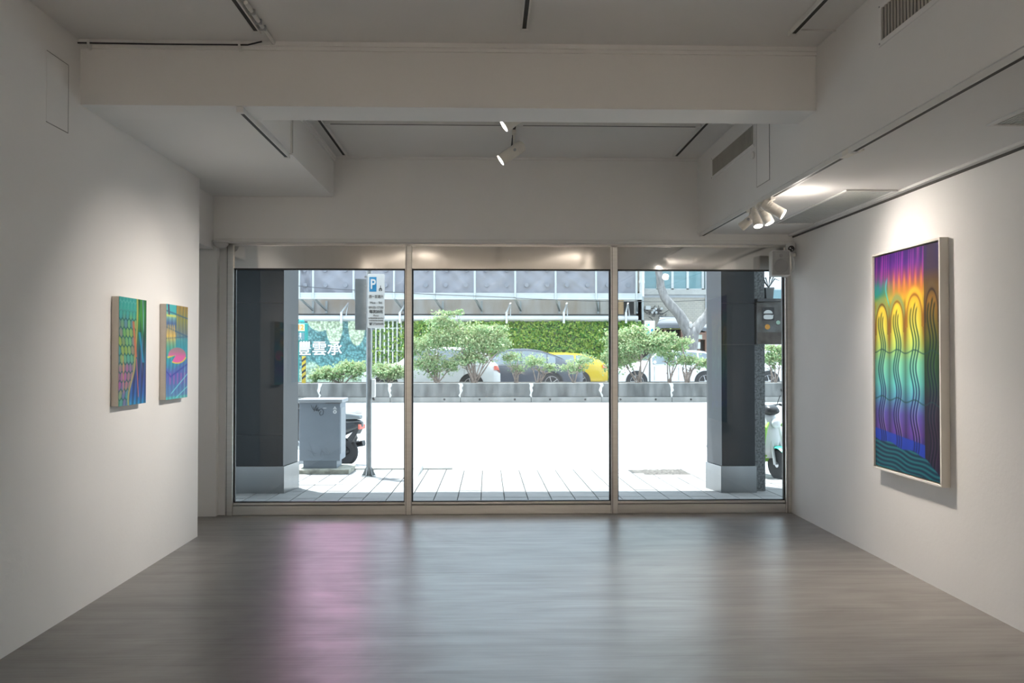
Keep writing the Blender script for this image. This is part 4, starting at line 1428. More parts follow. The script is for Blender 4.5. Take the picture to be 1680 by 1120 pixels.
def car(name, loc, paint, label, flip=False, L=4.5, Wd=1.76, H=1.47, wb=2.65, kind='sedan'):
    """car along x, front at -x (flip: front at +x); origin on the ground"""
    e = thing(name, loc, label, 'car', 'cars parked behind the median')
    hw = Wd / 2
    if kind == 'sedan':
        top = [(0, .62), (.02, .74), (.10, .86), (.26, .98), (.30, 1.02), (.41, H - .05), (.50, H), (.60, H), (.70, H - .06), (.80, H - .22), (.88, 1.08), (.95, 1.05), (.985, .98), (1, .72)]
    else:
        top = [(0, .62), (.02, .74), (.09, .88), (.22, .99), (.26, 1.03), (.38, H - .05), (.48, H), (.66, H), (.80, H - .04), (.90, H - .20), (.955, 1.06), (.985, .92), (1, .70)]
    tx, tz = [a for a, _ in top], [b for _, b in top]

    def zt_(t):
        return float(np.interp(t, tx, tz))

    def belt(t):
        return min(float(np.interp(t, [0, .1, .3, .9, 1], [.58, .80, .90, .98, .66])), zt_(t) - .03)

    def ring(t):
        z1, zb = zt_(t), belt(t)
        cabin = max(0, min(1, (z1 - zb - .05) / .35))
        end = min(t, 1 - t)
        sq = 1 - .16 * max(0, 1 - end / .07) ** 2
        zlow = .20 + .10 * max(0, 1 - end / .05)
        we = (.93 - .19 * cabin)
        pts = [(0, zlow), (.80, zlow), (.985, .34), (1.0, .60), (.975, zb), (we, z1 - .035), (we * .86, z1 - .006), (0, z1 + .012)]
        return [(hw * a * sq, z) for a, z in pts]
    sgn = -1 if flip else 1
    ts = np.unique(np.concatenate([np.linspace(0, 1, 41), tx]))
    ox, oy, oz = loc
    k = MB()
    vs, fs = [], []
    for t in ts:
        R = ring(t)
        full = [(-y, z) for y, z in R[::-1]][:-1] + R[0:] if False else [(-y, z) for y, z in R[::-1]] + R[1:]
        full = full[:-1] if abs(full[0][0] - full[-1][0]) < 1e-6 else full
        for y, z in full:
            vs.append((ox + sgn * (t - .5) * L, oy + y, oz + z))
    m = len(full)
    for i in range(len(ts) - 1):
        for j in range(m):
            fs.append((i * m + j, i * m + (j + 1) % m, (i + 1) * m + (j + 1) % m, (i + 1) * m + j))
    fs += [tuple(range(m)), tuple(range((len(ts) - 1) * m, len(ts) * m))]
    k.add(vs, fs)
    body = k.build('body', paint, e, smooth=True)

    def side_patch(nm, t0, t1, s0, s1, mtl, par, off=.006, n=8, curve=True):
        for sd in (-1, 1):
            q = MB()
            vv, ff = [], []
            for i in range(n + 1):
                t = t0 + (t1 - t0) * i / n
                R = ring(t)
                (ya, za), (yb, zb) = R[4], R[5]
                for s in (s0, s1):
                    vv.append((ox + sgn * (t - .5) * L, oy + sd * (ya + (yb - ya) * s + off), oz + za + (zb - za) * s))
            for i in range(n):
                ff.append((2 * i, 2 * i + 1, 2 * i + 3, 2 * i + 2))
            q.add(vv, ff).build(nm, mtl, par)

    if kind == 'sedan':
        wins = [(.345, .545), (.56, .735), (.745, .80)]
    else:
        wins = [(.32, .53), (.545, .73), (.745, .87)]
    for a, b in wins:
        side_patch('side_window', a, b, .08, .90, GLC, e)

    def top_patch(nm, t0, t1, w, mtl):
        q = MB()
        vv, ff = [], []
        n, mm = 6, 6
        for i in range(n + 1):
            t = t0 + (t1 - t0) * i / n
            R = ring(t)
            for j in range(mm + 1):
                s = -w + 2 * w * j / mm
                y = s * R[5][0]
                z = np.interp(abs(y), [0, R[6][0], R[5][0]], [R[7][1], R[6][1], R[5][1]]) + .012
                vv.append((ox + sgn * (t - .5) * L, oy + y, oz + z))
        for i in range(n):
            for j in range(mm):
                ff.append((i * (mm + 1) + j, i * (mm + 1) + j + 1, (i + 1) * (mm + 1) + j + 1, (i + 1) * (mm + 1) + j))
        q.add(vv, ff).build(nm, mtl, e)
    top_patch('windscreen', .305 if kind == 'sedan' else .27, .405 if kind == 'sedan' else .375, .92, GLC)
    top_patch('rear_window', .715 if kind == 'sedan' else .86, .865 if kind == 'sedan' else .945, .88, GLC)
    f_over = (L - wb) * .46
    for wx in (-L / 2 + f_over, -L / 2 + f_over + wb):
        for sd in (-1, 1):
            c = Vector((ox + sgn * wx, oy + sd * (hw - .10), oz + .325))
            d = Vector((0, sd, 0))
            M = d.to_track_quat('Z', 'X').to_matrix()
            MB().cyl(c - d * .05, c + d * .103, .385, n=28).build('wheel_arch', BLACK, e)
            wv = MB().lathe([(.22, -.09), (.31, -.09), (.325, -.06), (.325, .085), (.31, .112), (.235, .118)], M, 28, c).build('wheel', TYRE, e, smooth=True)
            rk = MB().lathe([(.235, .10), (.228, .122), (.205, .110), (.20, .085), (.05, .10), (.045, .118), (.01, .12)], M, 28, c)
            for q in range(5):
                aa = q * 2 * math.pi / 5 + .3
                rk.bar(c + M @ Vector((.04 * math.cos(aa), .04 * math.sin(aa), .112)), c + M @ Vector((.215 * math.cos(aa), .215 * math.sin(aa), .112)), .045, .018)
            rk.build('rim', RIM, wv)
    for sd in (-1, 1):
        # lamps wrap the corners
        q = MB()
        for (t0, t1, z0, z1, nm, mt) in ((.955, .998, .80, .93, 'tail_lamp', TAIL), (.006, .06, .62, .74, 'head_lamp', HEADL)):
            q = MB()
            vv, ff = [], []
            n = 5
            for i in range(n + 1):
                t = t0 + (t1 - t0) * i / n
                end = min(t, 1 - t)
                sq = 1 - .16 * max(0, 1 - end / .07) ** 2
                for z in (z0, z1):
                    vv.append((ox + sgn * (t - .5) * L, oy + sd * (hw * sq + .012), oz + min(z, zt_(t) - .02)))
                    vv.append((ox + sgn * (t - .5) * L, oy + sd * (hw * sq - .08), oz + min(z, zt_(t) - .02)))
            for i in range(n):
                b0, b1 = 4 * i, 4 * i + 4
                ff += [(b0, b0 + 2, b1 + 2, b1), (b0 + 2, b0 + 3, b1 + 3, b1 + 2), (b0, b1, b1 + 1, b0 + 1)]
            q.add(vv, ff).build(nm, mt, e)
        MB().ball((ox + sgn * (-.5 + .335) * L, oy + sd * (hw + .07), oz + 1.0), .06, .09, .06, 10, 6).build('mirror', paint, e, smooth=True)
        for t in (.55, .77 if kind == 'sedan' else .74):
            MB().box(ox + sgn * (t - .5) * L - .07, ox + sgn * (t - .5) * L + .05, oy + sd * (hw + .004), oy + sd * (hw - .02), oz + .80, oz + .825).build('door_handle', paint, e)
        for t in (.335, .552, .74):
            MB().box(ox + sgn * (t - .5) * L - .003, ox + sgn * (t - .5) * L + .003, oy + sd * (hw + .002), oy + sd * (hw - .02), oz + .36, oz + .86).build('door_gap', SEAM, body)
        MB().box(ox - sgn * .16 * L, ox + sgn * .30 * L, oy + sd * (hw * .975 + .006), oy + sd * (hw * .96), oz + belt(.5) - .01, oz + belt(.5) + .012).build('window_trim', RIM, e)
    return e


WPAINT = mat('white_car_paint', (0.576, 0.582, 0.590), .25, var=.01, coat=.5)
DPAINT = mat('dark_blue_car_paint', (0.058, 0.068, 0.088), .25, var=.06, coat=.6)
YPAINT = mat('yellow_taxi_paint', (0.464, 0.335, 0.016), .3, var=.02, coat=.4)


def carx(u, Y):
    return atY(u, 628, Y).x


# rear ends at the right-hand side: front faces left
Yw, Yd, Yt, Yh = 27.0, 29.1, 31.4, 30.6
L1 = 4.25
car('white_car', (carx(821, Yw - .85) - L1 / 2, Yw, ZF), WPAINT, 'white hatchback parked behind the tall shrub', L=L1, H=1.50, wb=2.6, kind='hatch')
L2 = 4.6
car('dark_car', (carx(957, Yd - .85) - L2 / 2, Yd, ZF), DPAINT, 'dark blue saloon car behind the concrete median', L=L2, H=1.47)
L3 = 4.55
car('yellow_taxi', (carx(998, Yt - .85) - L3 / 2, Yt, ZF - .12 + .12), YPAINT, 'yellow taxi mostly hidden behind the dark saloon', L=L3, H=1.34, kind='hatch')
L4 = 3.9
car('white_hatchback', (carx(1013, Yh - .85) + L4 / 2, Yh, ZF), WPAINT, 'small white hatchback behind the bright green shrub', L=L4, Wd=1.68, H=1.44, wb=2.42, kind='hatch')
L5 = 4.5
car('white_saloon', (carx(1225, Yh - .85) + L5 / 2, Yh + .2, ZF), WPAINT, 'white saloon car seen right of the granite pillar', L=L5, H=1.46)

# ================================================================== THE FAR SIDE OF THE STREET
YH = 34.0                       # hoarding plane
xh0, xh1 = atY(250, 560, YH).x, atY(1052, 560, YH).x
zh = atY(840, 527, YH).z
TEAL = vcol_mat('printed_mural', .8, .2, speckle=11.0)


def mural(U, V):
    """printed foliage: teal ground with pale green lobes hanging from the top"""
    X = U * 356 + 250            # photograph columns, print layout only
    Yp = 527 + V * 100
    base = lerp3(V, [(0, (112, 150, 150)), (.45, (108, 158, 160)), (.7, (120, 172, 172)), (1, (170, 210, 198))])
    n = np.sin(X * .9 + 2 * np.sin(Yp * .7)) * np.sin(Yp * 1.1 + 1.7 * np.sin(X * .5))
    base = base * (1 + .16 * n[..., None])
    pale = np.zeros_like(U)
    for cx, cy, rx, ry in ((548, 530, 14, 34), (525, 522, 22, 20), (585, 532, 14, 32), (470, 540, 22, 30), (430, 530, 20, 26), (380, 535, 24, 30), (330, 525, 22, 30), (285, 540, 22, 28)):
        pale = np.maximum(pale, smooth01((1.04 - np.sqrt(((X - cx) / rx) ** 2 + (np.maximum(Yp - cy, 0) / ry) ** 2)) / .06))
    low = smooth01((Yp - (592 + 6 * np.sin(X * .12))) / 6)
    pale = np.maximum(pale, low * .8)
    c = over(base, (214, 230, 196), pale * .95)
    return c * (1 + .10 * n[..., None] * pale[..., None]) * .85


hd = thing('mural_hoarding', ((xh0 - 4.7) / 2, YH, ZF), 'teal and pale green printed hoarding with white lettering', 'hoarding')
xm1 = atY(606, 560, YH).x
MB().box(xh0, xm1, YH + .012, YH + .08, ZF, zh).build('board', GREYP, hd)
painted_grid('printed_sheet', lambda u, v: (xh0 + (xm1 - xh0) * u, YH, zh - (zh - ZF) * v), 360, 70, mural, TEAL, hd)
LET = mat('white_lettering', (0.598, 0.598, 0.585), .6, var=.01)
for ch, u in (('豐', 498.5), ('雲', 524), ('承', 549)):
    p = atY(u, 573.5, YH - .02)
    text('letter', ch, .60, (p.x, YH - .02, p.z + .015), LET, hd, bold=.010, depth=.012)

# vine-covered part of the hoarding
vh = thing('vine_hoarding', ((xm1 + xh1) / 2, YH, ZF), 'hoarding covered in dense bright green vines', 'hoarding')
xl1 = atY(672, 560, YH).x
MB().box(xm1, xh1, YH + .10, YH + .16, ZF, zh).build('board', mat('dark_green_board', (.10, .16, .09), .9, var=.3, scale=3), vh)
for i in range(10):
    x = xm1 + .06 + i * (xl1 - xm1) / 9.5
    MB().box(x, x + .05, YH + .02, YH + .06, ZF, zh).build('lattice_bar', mat('lattice_grey', (.55, .58, .56), .7, var=.05), vh)
for i in range(3):
    z = ZF + .5 + i * .9
    MB().box(xm1, xl1, YH + .06, YH + .09, z, z + .05).build('lattice_rail', mat('lattice_grey', (.55, .58, .56)), vh)
nv = 13000
px_v = rng.uniform(xl1 - .3, xh1, nv)
pz_v = rng.uniform(ZF, zh, nv)
py_v = YH - .02 + .09 * np.sin(px_v * 2.3 + 1.4 * np.sin(pz_v * 3)) * np.sin(pz_v * 4.1) + rng.uniform(-.08, .06, nv)
nl = 900
pl_x = rng.uniform(xm1, xl1, nl)
pl_x = pl_x + .05 * np.sin(pl_x * 30)
pl_z = rng.uniform(ZF, zh, nl)
P = np.concatenate([np.stack([px_v, py_v, pz_v], 1), np.stack([pl_x, np.full(nl, YH + .03) + rng.uniform(-.05, .05, nl), pl_z], 1)])
leaves_mesh('vine_foliage', P, .068, LEAFV, vh, normal=(0, -1.1, .55), spread=.55)

# white pipe rail on top of the hoarding, its struts and the dark gap
PIPEW = mat('white_pipe', (0.510, 0.529, 0.535), .4, var=.03, scale=3)
SCAF = mat('scaffold_white', (0.446, 0.484, 0.491), .45, var=.04, scale=4)
SCAFG = mat('scaffold_grey', (.42, .46, .47), .5, .3, var=.08, scale=5)
rl = thing('pipe_rail', ((xh0 + xh1) / 2, YH - .1, zh), 'long white pipe running along the top of the hoarding', 'pipe')
za, zb = atY(840, 525.5, YH - .1).z, atY(840, 517.5, YH - .1).z
MB().cyl((xh0, YH - .1, (za + zb) / 2), (xh1 - .15, YH - .1, (za + zb) / 2), (zb - za) / 2, n=16).build('pipe', PIPEW, rl, smooth=True)
MB().box(xh0, xh1, YH + .0, YH + .2, zh, zh + .05).build('cap_strip', SCAFG, rl)
for u in (560, 656, 831, 925, 1027):
    p = atY(u, 521, YH - .22)
    MB().box(p.x - .04, p.x + .04, YH - .26, YH - .20, p.z - .22, p.z + .22).bar((p.x, YH - .22, p.z + .2), (p.x + .18, YH + .35, p.z + .62), .06, .03).build('strut', PIPEW, rl)
    MB().bar((p.x + .16, YH - .1, p.z + .05), (p.x + .18, YH + .35, p.z + .62), .035, .03).build('brace', PIPEW, rl)

# concrete building under scaffold
YW = 35.2
zw0, zw1 = atY(840, 516, YW).z, atY(840, 478, YW).z
bd = thing('concrete_building', ((xh0 + xh1) / 2, 38, ZF), 'stained concrete building wrapped in scaffolding and grey sheeting', 'building')
CW = mat('rust_stained_concrete', (0.548, 0.534, 0.511), .9, col2=(0.460, 0.386, 0.312), scale=1.6, stretch=(1.6, 1, .5), bump=.2, bscale=20, detail=8)
MB().box(xh0 - 6, xh1, YW, YW + 8, ZF, 5.75).build('wall', CW, bd)
MB().box(xh0 - 6, xh1, YW - .12, YW, ZF, zw0 + .02).build('lower_wall', mat('dark_recess', (.10, .10, .10), .9, var=.1), bd)
op0, op1 = atY(1023, 500, YW).x, atY(1040, 500, YW).x
MB().box(op0, op1, YW - .01, YW, atY(1030, 516, YW).z, atY(1030, 495, YW).z).build('opening', DARK, bd)
MB().box(atY(1008, 500, YW).x, op0, YW - .02, YW, zw0 + .02, zw1).build('timber_panel', mat('plywood', (.44, .30, .17), .8, var=.2, scale=5, stretch=(1, 1, .3)), bd)
for u in (664, 985):
    x = atY(u, 500, YW).x
    MB().box(x - .02, x + .22, YW - .06, YW, zw0, zw1).build('wall_rib', CW, bd)

YT = 33.75                      # scaffold face
sc = thing('scaffold', ((xh0 + xh1) / 2, YT, ZF), 'white scaffold frame with platform beam above the hoarding', 'scaffold')
zp0, zp1 = atY(840, 491, YT).z, atY(840, 481, YT).z
MB().box(xh0 - 3, xh1, YT, YT + .10, zp0 + .04, zp1).build('platform_beam', SCAF, sc, bevel=.01)
MB().box(xh0 - 3, xh1, YT - .02, YT, zp1 - .02, zp1 + .01).box(xh0 - 3, xh1, YT - .02, YT, zp0, zp0 + .05).build('beam_edge', PIPEW, sc)
MB().box(xh0 - 3, xh1, YT + .1, YT + .55, zp0 + .02, zp0 + .06).build('platform_deck', SCAFG, sc)
pus = [448, 491] + [514 + 66.25 * i for i in range(9)]
pxs = [atY(u, 460, YT).x for u in pus]
for x in pxs:
    MB().cyl((x, YT - .03, zp0), (x, YT - .03, 6.1), .04, n=10).build('upright', SCAF, sc, smooth=True)
    MB().bar((x, YT + .05, zp0 + .04), (x + .28, YW - .05, zw0 + .15), .07, .07).build('bracket', SCAFG, sc)
    MB().box(x + .22, x + .30, YW - .10, YW - .02, zw0 + .05, zp0 + .02).build('bracket_post', SCAFG, sc)
for z in (5.65,):
    MB().box(xh0 - 3, xh1, YT, YT + .08, z, z + .22).build('upper_beam', SCAF, sc)

# grey sheeting between the uprights, with round vents
TARP = mat('grey_sheeting', (0.241, 0.243, 0.271), .75, var=.05, scale=1.5, spec=.2)
VENT = mat('sheet_vent', (.20, .21, .24), .8, var=.25, scale=30)


def sheet(name, x0, x1, z0, z1, m, label, group, seed, ny=None):
    """hanging cloth with pulled folds"""
    e = thing(name, ((x0 + x1) / 2, YT + .16, z0), label, 'sheeting', group)
    nx, nz = 30, 26
    vs, fs = [], []
    r = random.Random(seed)
    f1, f2, f3 = r.uniform(2, 4), r.uniform(-4, 4), r.uniform(0, 6)
    for j in range(nz + 1):
        for i in range(nx + 1):
            a, b = i / nx, j / nz
            fold = .05 * math.sin((a * f1 + b * f2) * 3.3 + f3) + .03 * math.sin((a * 5 - b * 6) * 2.1 + f3 * 2) + .018 * math.sin(a * 14 + b * 17 + f3) + .02 * math.sin(a * 22 + b * 9 * f2) * (1 - b) ** 2
            edge = math.sin(math.pi * a) ** .5 * math.sin(math.pi * min(1, b + .05)) ** .3
            vs.append((x0 + (x1 - x0) * a, YT + .14 - fold * edge, z0 + (z1 - z0) * b))
    for j in range(nz):
        for i in range(nx):
            q = j * (nx + 1) + i
            fs.append((q, q + 1, q + nx + 2, q + nx + 1))
    MB().add(vs, fs).build('cloth', m, e, smooth='all')
    return e


z1a = 5.62
places = ['at the far left', 'second from the left', 'third from the left', 'behind the parking sign', 'just left of the left mullion', 'just right of the left mullion',
          'fourth from the right', 'third from the right', 'second from the right', 'at the far right']
for i, (a, b) in enumerate(zip(pxs[:-1], pxs[1:])):
    s = sheet('sheeting_panel', a, b, zp1, z1a, TARP, 'grey sheeting panel with round vents, %s' % places[i], 'sheeting between scaffold uprights', i)
    us = [u for u in np.arange(500.5, 1050, 33.05) if pus[i] + 4 < u < pus[i + 1] - 4]
    if i == 0:
        us = [466]
    for u in us:
        for v in (467.5, 442.5, 423):
            c = atY(u + (hash((u, v)) % 3 - 1) * .6, v + .2, YT + .1)
            MB().cyl((c.x, YT + .03, c.z), (c.x, YT + .15, c.z), .085, n=14).build('vent', VENT, s)
PINK = mat('pink_glow', (.80, .30, .50), .5, emit=(1.0, .40, .68), emit_s=2.4, var=.02)  # glow of an added, unseen panel; it tints the floor reflection pink
bx0_, bx1_ = atY(488, 430, YT + .6).x, atY(604, 430, YT + .6).x
bn = thing('glow_panel', ((bx0_ + bx1_) / 2, YT + 1.9, 5.78), 'tall unseen pink glowing panel added above the scaffolded building', 'glow_panel')
MB().box(bx0_, bx1_, YT + 1.75, YT + 1.80, 5.9, 13.0).build('lit_face', PINK, bn)
MB().box(bx0_ - .05, bx1_ + .05, YT + 1.80, YT + 2.0, 5.85, 13.05).build('casing', SCAFG, bn)
for x in (bx0_ + .3, bx1_ - .3):
    MB().bar((x, YT + 2.05, 5.78), (x, YT + 2.05, 12.8), .12, .12).bar((x, YT + 2.05, 12.0), (x, YT + 4.4, 5.82), .08, .08).build('support', SCAFG, bn)

# ------------------------------------------------------------------ tiled building with ribbon windows at right
YR = 35.0
rb = thing('tiled_building', (atY(1110, 600, YR).x + .5, YR + 3, ZF), 'cream tiled building with blue-green ribbon windows behind the tree', 'building')


def RB(u, v, Y=YR):
    return atY(u, v, Y)


def tile_wall_mat():
    m = bpy.data.materials.new('cream_tile_wall')
    m.use_nodes = True
    nt = m.node_tree
    b = nt.nodes['Principled BSDF']
    tc = nt.nodes.new('ShaderNodeTexCoord')
    mp = nt.nodes.new('ShaderNodeMapping')
    mp.inputs['Rotation'].default_value = (math.pi / 2, 0, 0)
    br = nt.nodes.new('ShaderNodeTexBrick')
    br.inputs['Color1'].default_value = (.40, .37, .32, 1)
    br.inputs['Color2'].default_value = (.35, .335, .30, 1)
    br.inputs['Mortar'].default_value = (.26, .25, .23, 1)
    br.inputs['Scale'].default_value = 3.0
    br.inputs['Mortar Size'].default_value = .02
    nt.links.new(tc.outputs['Object'], mp.inputs[0])
    nt.links.new(mp.outputs[0], br.inputs['Vector'])
    nt.links.new(br.outputs['Color'], b.inputs['Base Color'])
    b.inputs['Roughness'].default_value = .7
    return m


TILE = tile_wall_mat()
GLB = mat('blue_green_pane', (0.128, 0.230, 0.255), .12, var=.10, scale=2, stretch=(.4, 1, 3), spec=.6)
rx0, rx1 = RB(1056, 500).x, RB(1235, 500).x
z_sill = RB(1100, 475).z
z_awn = RB(1100, 527).z
MB().box(rx0, rx1, YR, YR + 6, z_awn - .3, z_sill).build('wall', TILE, rb)
MB().box(rx0, rx1, YR + .5, YR + 6, ZF, 6.3).build('upper_wall', mat('grey_render', (0.300, 0.300, 0.288), .8, var=.06), rb)  # plain grey wall set back behind the windows
MB().box(rx0, rx1, YR - .10, YR + .2, RB(1100, 483, YR - .1).z, z_sill).build('ledge', mat('pale_ledge', (0.372, 0.372, 0.360), .8, var=.06), rb)
MB().box(rx0, rx1, YR - .02, YR, RB(1100, 488).z, RB(1100, 483).z).build('dark_band', mat('grey_band', (.36, .38, .40), .7, var=.05), rb)
wt_ = z_sill + 1.75
ub = [1056, 1079, 1103.5, 1128.5, 1153.5, 1179, 1204, 1230]
FRW = mat('white_window_frame', (0.472, 0.484, 0.491), .5, var=.02)
for i, (a, b) in enumerate(zip(ub[:-1], ub[1:])):
    xa, xb = RB(a, 460).x, RB(b, 460).x
    w = MB().box(xa, xa + .05, YR + .02, YR + .12, z_sill, wt_).box(xb - .05, xb, YR + .02, YR + .12, z_sill, wt_) \
        .box(xa, xb, YR + .02, YR + .12, z_sill, z_sill + .05).box(xa, xb, YR + .02, YR + .12, wt_ - .06, wt_).build('window', FRW, rb)
    MB().box(xa + .05, xb - .05, YR + .06, YR + .075, z_sill + .05, wt_ - .06).build('pane', GLB, w)
MB().box(rx0, rx1, YR, YR + .6, wt_, 6.3).build('upper_facade', TILE, rb)
for u in (1157, 1232):
    x = RB(u, 480).x
    MB().box(x, x + .2, YR - .06, YR + .2, z_awn, wt_ + .3).build('pilaster', mat('grey_band', (.3, .3, .3)), rb)
# downpipe
dp = RB(1053, 470, YR - .2)
MB().cyl((dp.x, YR - .2, RB(1053, 487).z), (dp.x, YR - .2, 6.3), .10, n=14).cyl((dp.x, YR - .2, RB(1053, 465).z), (dp.x, YR - .2, RB(1053, 461).z), .12, n=14).build('downpipe', mat('downpipe_white', (.72, .73, .73), .5, var=.05), rb, smooth=True)
MB().cyl((dp.x + .05, YR - .1, RB(1053, 525).z), (dp.x + .05, YR - .1, RB(1053, 487).z), .05, n=10).build('lower_pipe', SCAFG, rb)
MB().box(RB(1058, 500).x, RB(1066, 500).x, YR - .2, YR, RB(1060, 508).z, RB(1060, 502).z).build('junction_box', FRW, rb)
k = MB()
for i in range(26):
    p = RB(random.uniform(1064, 1090), random.uniform(506, 520), YR - .06)
    q = p + Vector((random.uniform(-.35, .35), 0, random.uniform(-.2, .2)))
    k.tube([p, (p + q) / 2 + Vector((0, -.05, random.uniform(-.1, .1))), q], .014, 4)
k.build('tangled_cables', mat('cable_dark', (.07, .07, .075), .7, var=.2), rb)
for i in range(5):
    p = RB(random.uniform(1066, 1088), random.uniform(506, 516), YR - .1)
    MB().ball(p, .06, .05, .06, 8, 6).build('insulator', FRW, rb, smooth=True)
# shop fronts below
SHOP = mat('dark_shop_interior', (.07, .065, .06), .8, var=.2, scale=1)
MB().box(rx0, rx1, YR + .35, YR + .5, ZF, z_awn).build('shop_interior', SHOP, rb)
BRN = mat('brown_shop_frame', (.28, .17, .13), .7, var=.15)
for u in (1090, 1118, 1146, 1158, 1185, 1212):
    x = RB(u, 570).x
    MB().box(x, x + .10, YR + .1, YR + .35, ZF, z_awn - .2).build('shop_post', BRN, rb)
MB().box(RB(1143, 560).x, rx1, YR + .05, YR + .35, RB(1150, 557).z, RB(1150, 545).z).build('shop_fascia', BRN, rb)
MB().box(RB(1084, 560).x, RB(1120, 560).x, YR - .25, YR + .2, RB(1100, 560).z, RB(1100, 556).z).build('stall_roof', BRN, rb)
MB().box(RB(1092, 570).x, RB(1110, 570).x, YR + .2, YR + .35, RB(1100, 590).z, RB(1100, 562).z).build('shop_window', mat('shop_glass', (.20, .22, .16), .3, var=.2), rb)
for nm, u0, u1, v0, v1, c in (('notice', 1143, 1152, 549, 556, (.55, .62, .55)), ('notice', 1141, 1149, 561, 572, (.70, .74, .72)), ('yellow_strip', 1085, 1122, 531, 540, (.30, .31, .10))):
    MB().box(RB(u0, v0).x, RB(u1, v0).x, YR + .0, YR + .04, RB(u0, v1).z, RB(u0, v0).z).build(nm, mat('shop_' + nm + str(v0), c, .7, var=.15), rb)
# grey canvas awnings
AWN = mat('grey_awning', (0.156, 0.168, 0.186), .7, var=.12, scale=3)
for i, (u0, u1, vt, vb) in enumerate(((1068, 1124, 519, 533), (1140, 1165, 531, 538), (1168, 1230, 522, 534))):
    xa, xb = RB(u0, vt).x, RB(u1, vt).x
    za, zb = RB(u0, vt).z, RB(u0, vb, YR - 1.2).z
    n = 9
    vs, fs = [], []
    for j in range(n + 1):
        t = j / n
        y = YR - 1.2 * math.sin(t * math.pi / 2)
        z = zb + (za - zb) * math.cos(t * math.pi / 2)
        ins = .35 * (1 - t)
        vs += [(xa + ins, y, z), (xb - ins, y, z), (xa + ins, y + .02, z - .03), (xb - ins, y + .02, z - .03)]
    for j in range(n):
        a, b = 4 * j, 4 * j + 4
        fs += [(a, a + 1, b + 1, b), (a + 2, b + 2, b + 3, a + 3), (a, b, b + 2, a + 2), (a + 1, a + 3, b + 3, b + 1)]
    MB().add(vs, fs).box(xa, xb, YR - 1.22, YR - 1.18, zb - .12, zb).build('awning', AWN, rb)

# far white block glimpsed right of the granite pillar
fb = thing('pale_building', (RB(1300, 500).x, 42, ZF), 'pale building glimpsed right of the granite pillar', 'building')
fx0, fx1 = atY(1245, 500, 40).x, atY(1420, 500, 40).x
MB().box(fx0, fx1, 40, 46, ZF, 10.6).build('wall', mat('pale_render', (.80, .82, .84), .8, var=.03), fb)
for i in range(4):
    for j in range(3):
        xa = fx0 + .5 + i * 1.3
        za = 3.4 + j * 2.6
        w = MB().box(xa, xa + .8, 39.95, 40, za, za + 1.3).build('window', FRW, fb)
        MB().box(xa + .06, xa + .74, 39.94, 39.955, za + .06, za + 1.24).build('pane', GLB, w)

# street tree
YTr = 32.9
tr = thing('street_tree', tuple(Vector((atY(1134, 600, YTr).x, YTr, ZF))), 'grey forked street tree in front of the tiled building', 'tree')


def TP(u, v, dy=0):
    return atY(u, v, YTr + dy)


rt = TP(1134, 600)
MB().tube([(rt.x, YTr, ZF - .05), (rt.x, YTr, ZF + .4), TP(1134, 585), TP(1136, 565), TP(1134, 550), TP(1131, 538)], [.34, .24, .20, .22, .30, .27], 12).build('trunk', BARK, tr, smooth='all')
MB().tube([TP(1133, 552), TP(1126, 536), TP(1114, 515), TP(1099, 499), TP(1090, 487), TP(1084, 470), TP(1083, 455), TP(1079, 440), TP(1072, 415), TP(1066, 380), TP(1050, 330, -1)],
          [.26, .24, .20, .19, .17, .16, .15, .13, .12, .10, .06], 12).build('branch', BARK, tr, smooth='all')
MB().tube([TP(1134, 552), TP(1141, 540), TP(1152, 526), TP(1160, 516), TP(1168, 500), TP(1178, 470), TP(1185, 420), TP(1200, 350, -1)],
          [.24, .22, .19, .16, .14, .12, .10, .06], 12).build('branch', BARK, tr, smooth='all')
MB().ball(TP(1133, 533, -.24), .07, .05, .13, 10, 8).build('scar', mat('bark_scar', (.42, .41, .40), .9, var=.2), tr, smooth=True)
cr = []
for (u, v, r) in ((1050, 330, 1.5), (1105, 300, 1.7), (1170, 320, 1.7), (1215, 330, 1.4)):
    c = np.array(TP(u, v, -.6))
    d = rng.normal(size=(500, 3))
    d /= np.linalg.norm(d, axis=1, keepdims=True)
    cr.append(c + d * (rng.uniform(.2, 1, 500) ** .5)[:, None] * np.array((r, r, r * .6)))
leaves_mesh('foliage', np.concatenate(cr), .10, LEAF, tr)

# parking-lot board behind the green shrub
pb = atY(1066, 536, YP + .9)
bs = thing('info_board', (pb.x, YP + .9, zt - .03), 'small white notice board with blue marks behind the green shrub', 'sign')
p0, p1 = atY(1058, 546, YP + .9), atY(1074, 526, YP + .9)
MB().box(p0.x, p1.x, YP + .88, YP + .91, p0.z - .2, p1.z).build('board', SIGNW, bs)
w = p1.x - p0.x
h = p1.z - p0.z
CYAN = mat('sign_cyan', (.02, .50, .62), .5, var=.03)
pl_ = bs.children[0]
MB().box(p0.x + w * .18, p0.x + w * .46, YP + .875, YP + .88, p1.z - h * .42, p1.z - h * .10).build('blue_mark', CYAN, pl_)
text('letter_p', 'P', .13, (p0.x + w * .32, YP + .872, p1.z - h * .26), SIGNW, pl_, bold=.003)
MB().lathe([(.045, 0), (.045, .004)], Matrix.Rotation(math.pi / 2, 3, 'X'), 14, (p0.x + w * .74, YP + .88, p0.z + h * .22)).build('round_mark', SIGNB, pl_)
MB().box(p0.x + w * .15, p0.x + w * .45, YP + .875, YP + .88, p0.z - .06, p0.z + h * .12).build('blue_mark', CYAN, pl_)
MB().cyl((pb.x, YP + .93, zt - .05), (pb.x, YP + .93, p1.z - .02), .03, n=10).build('post', GALV, bs, smooth=True)

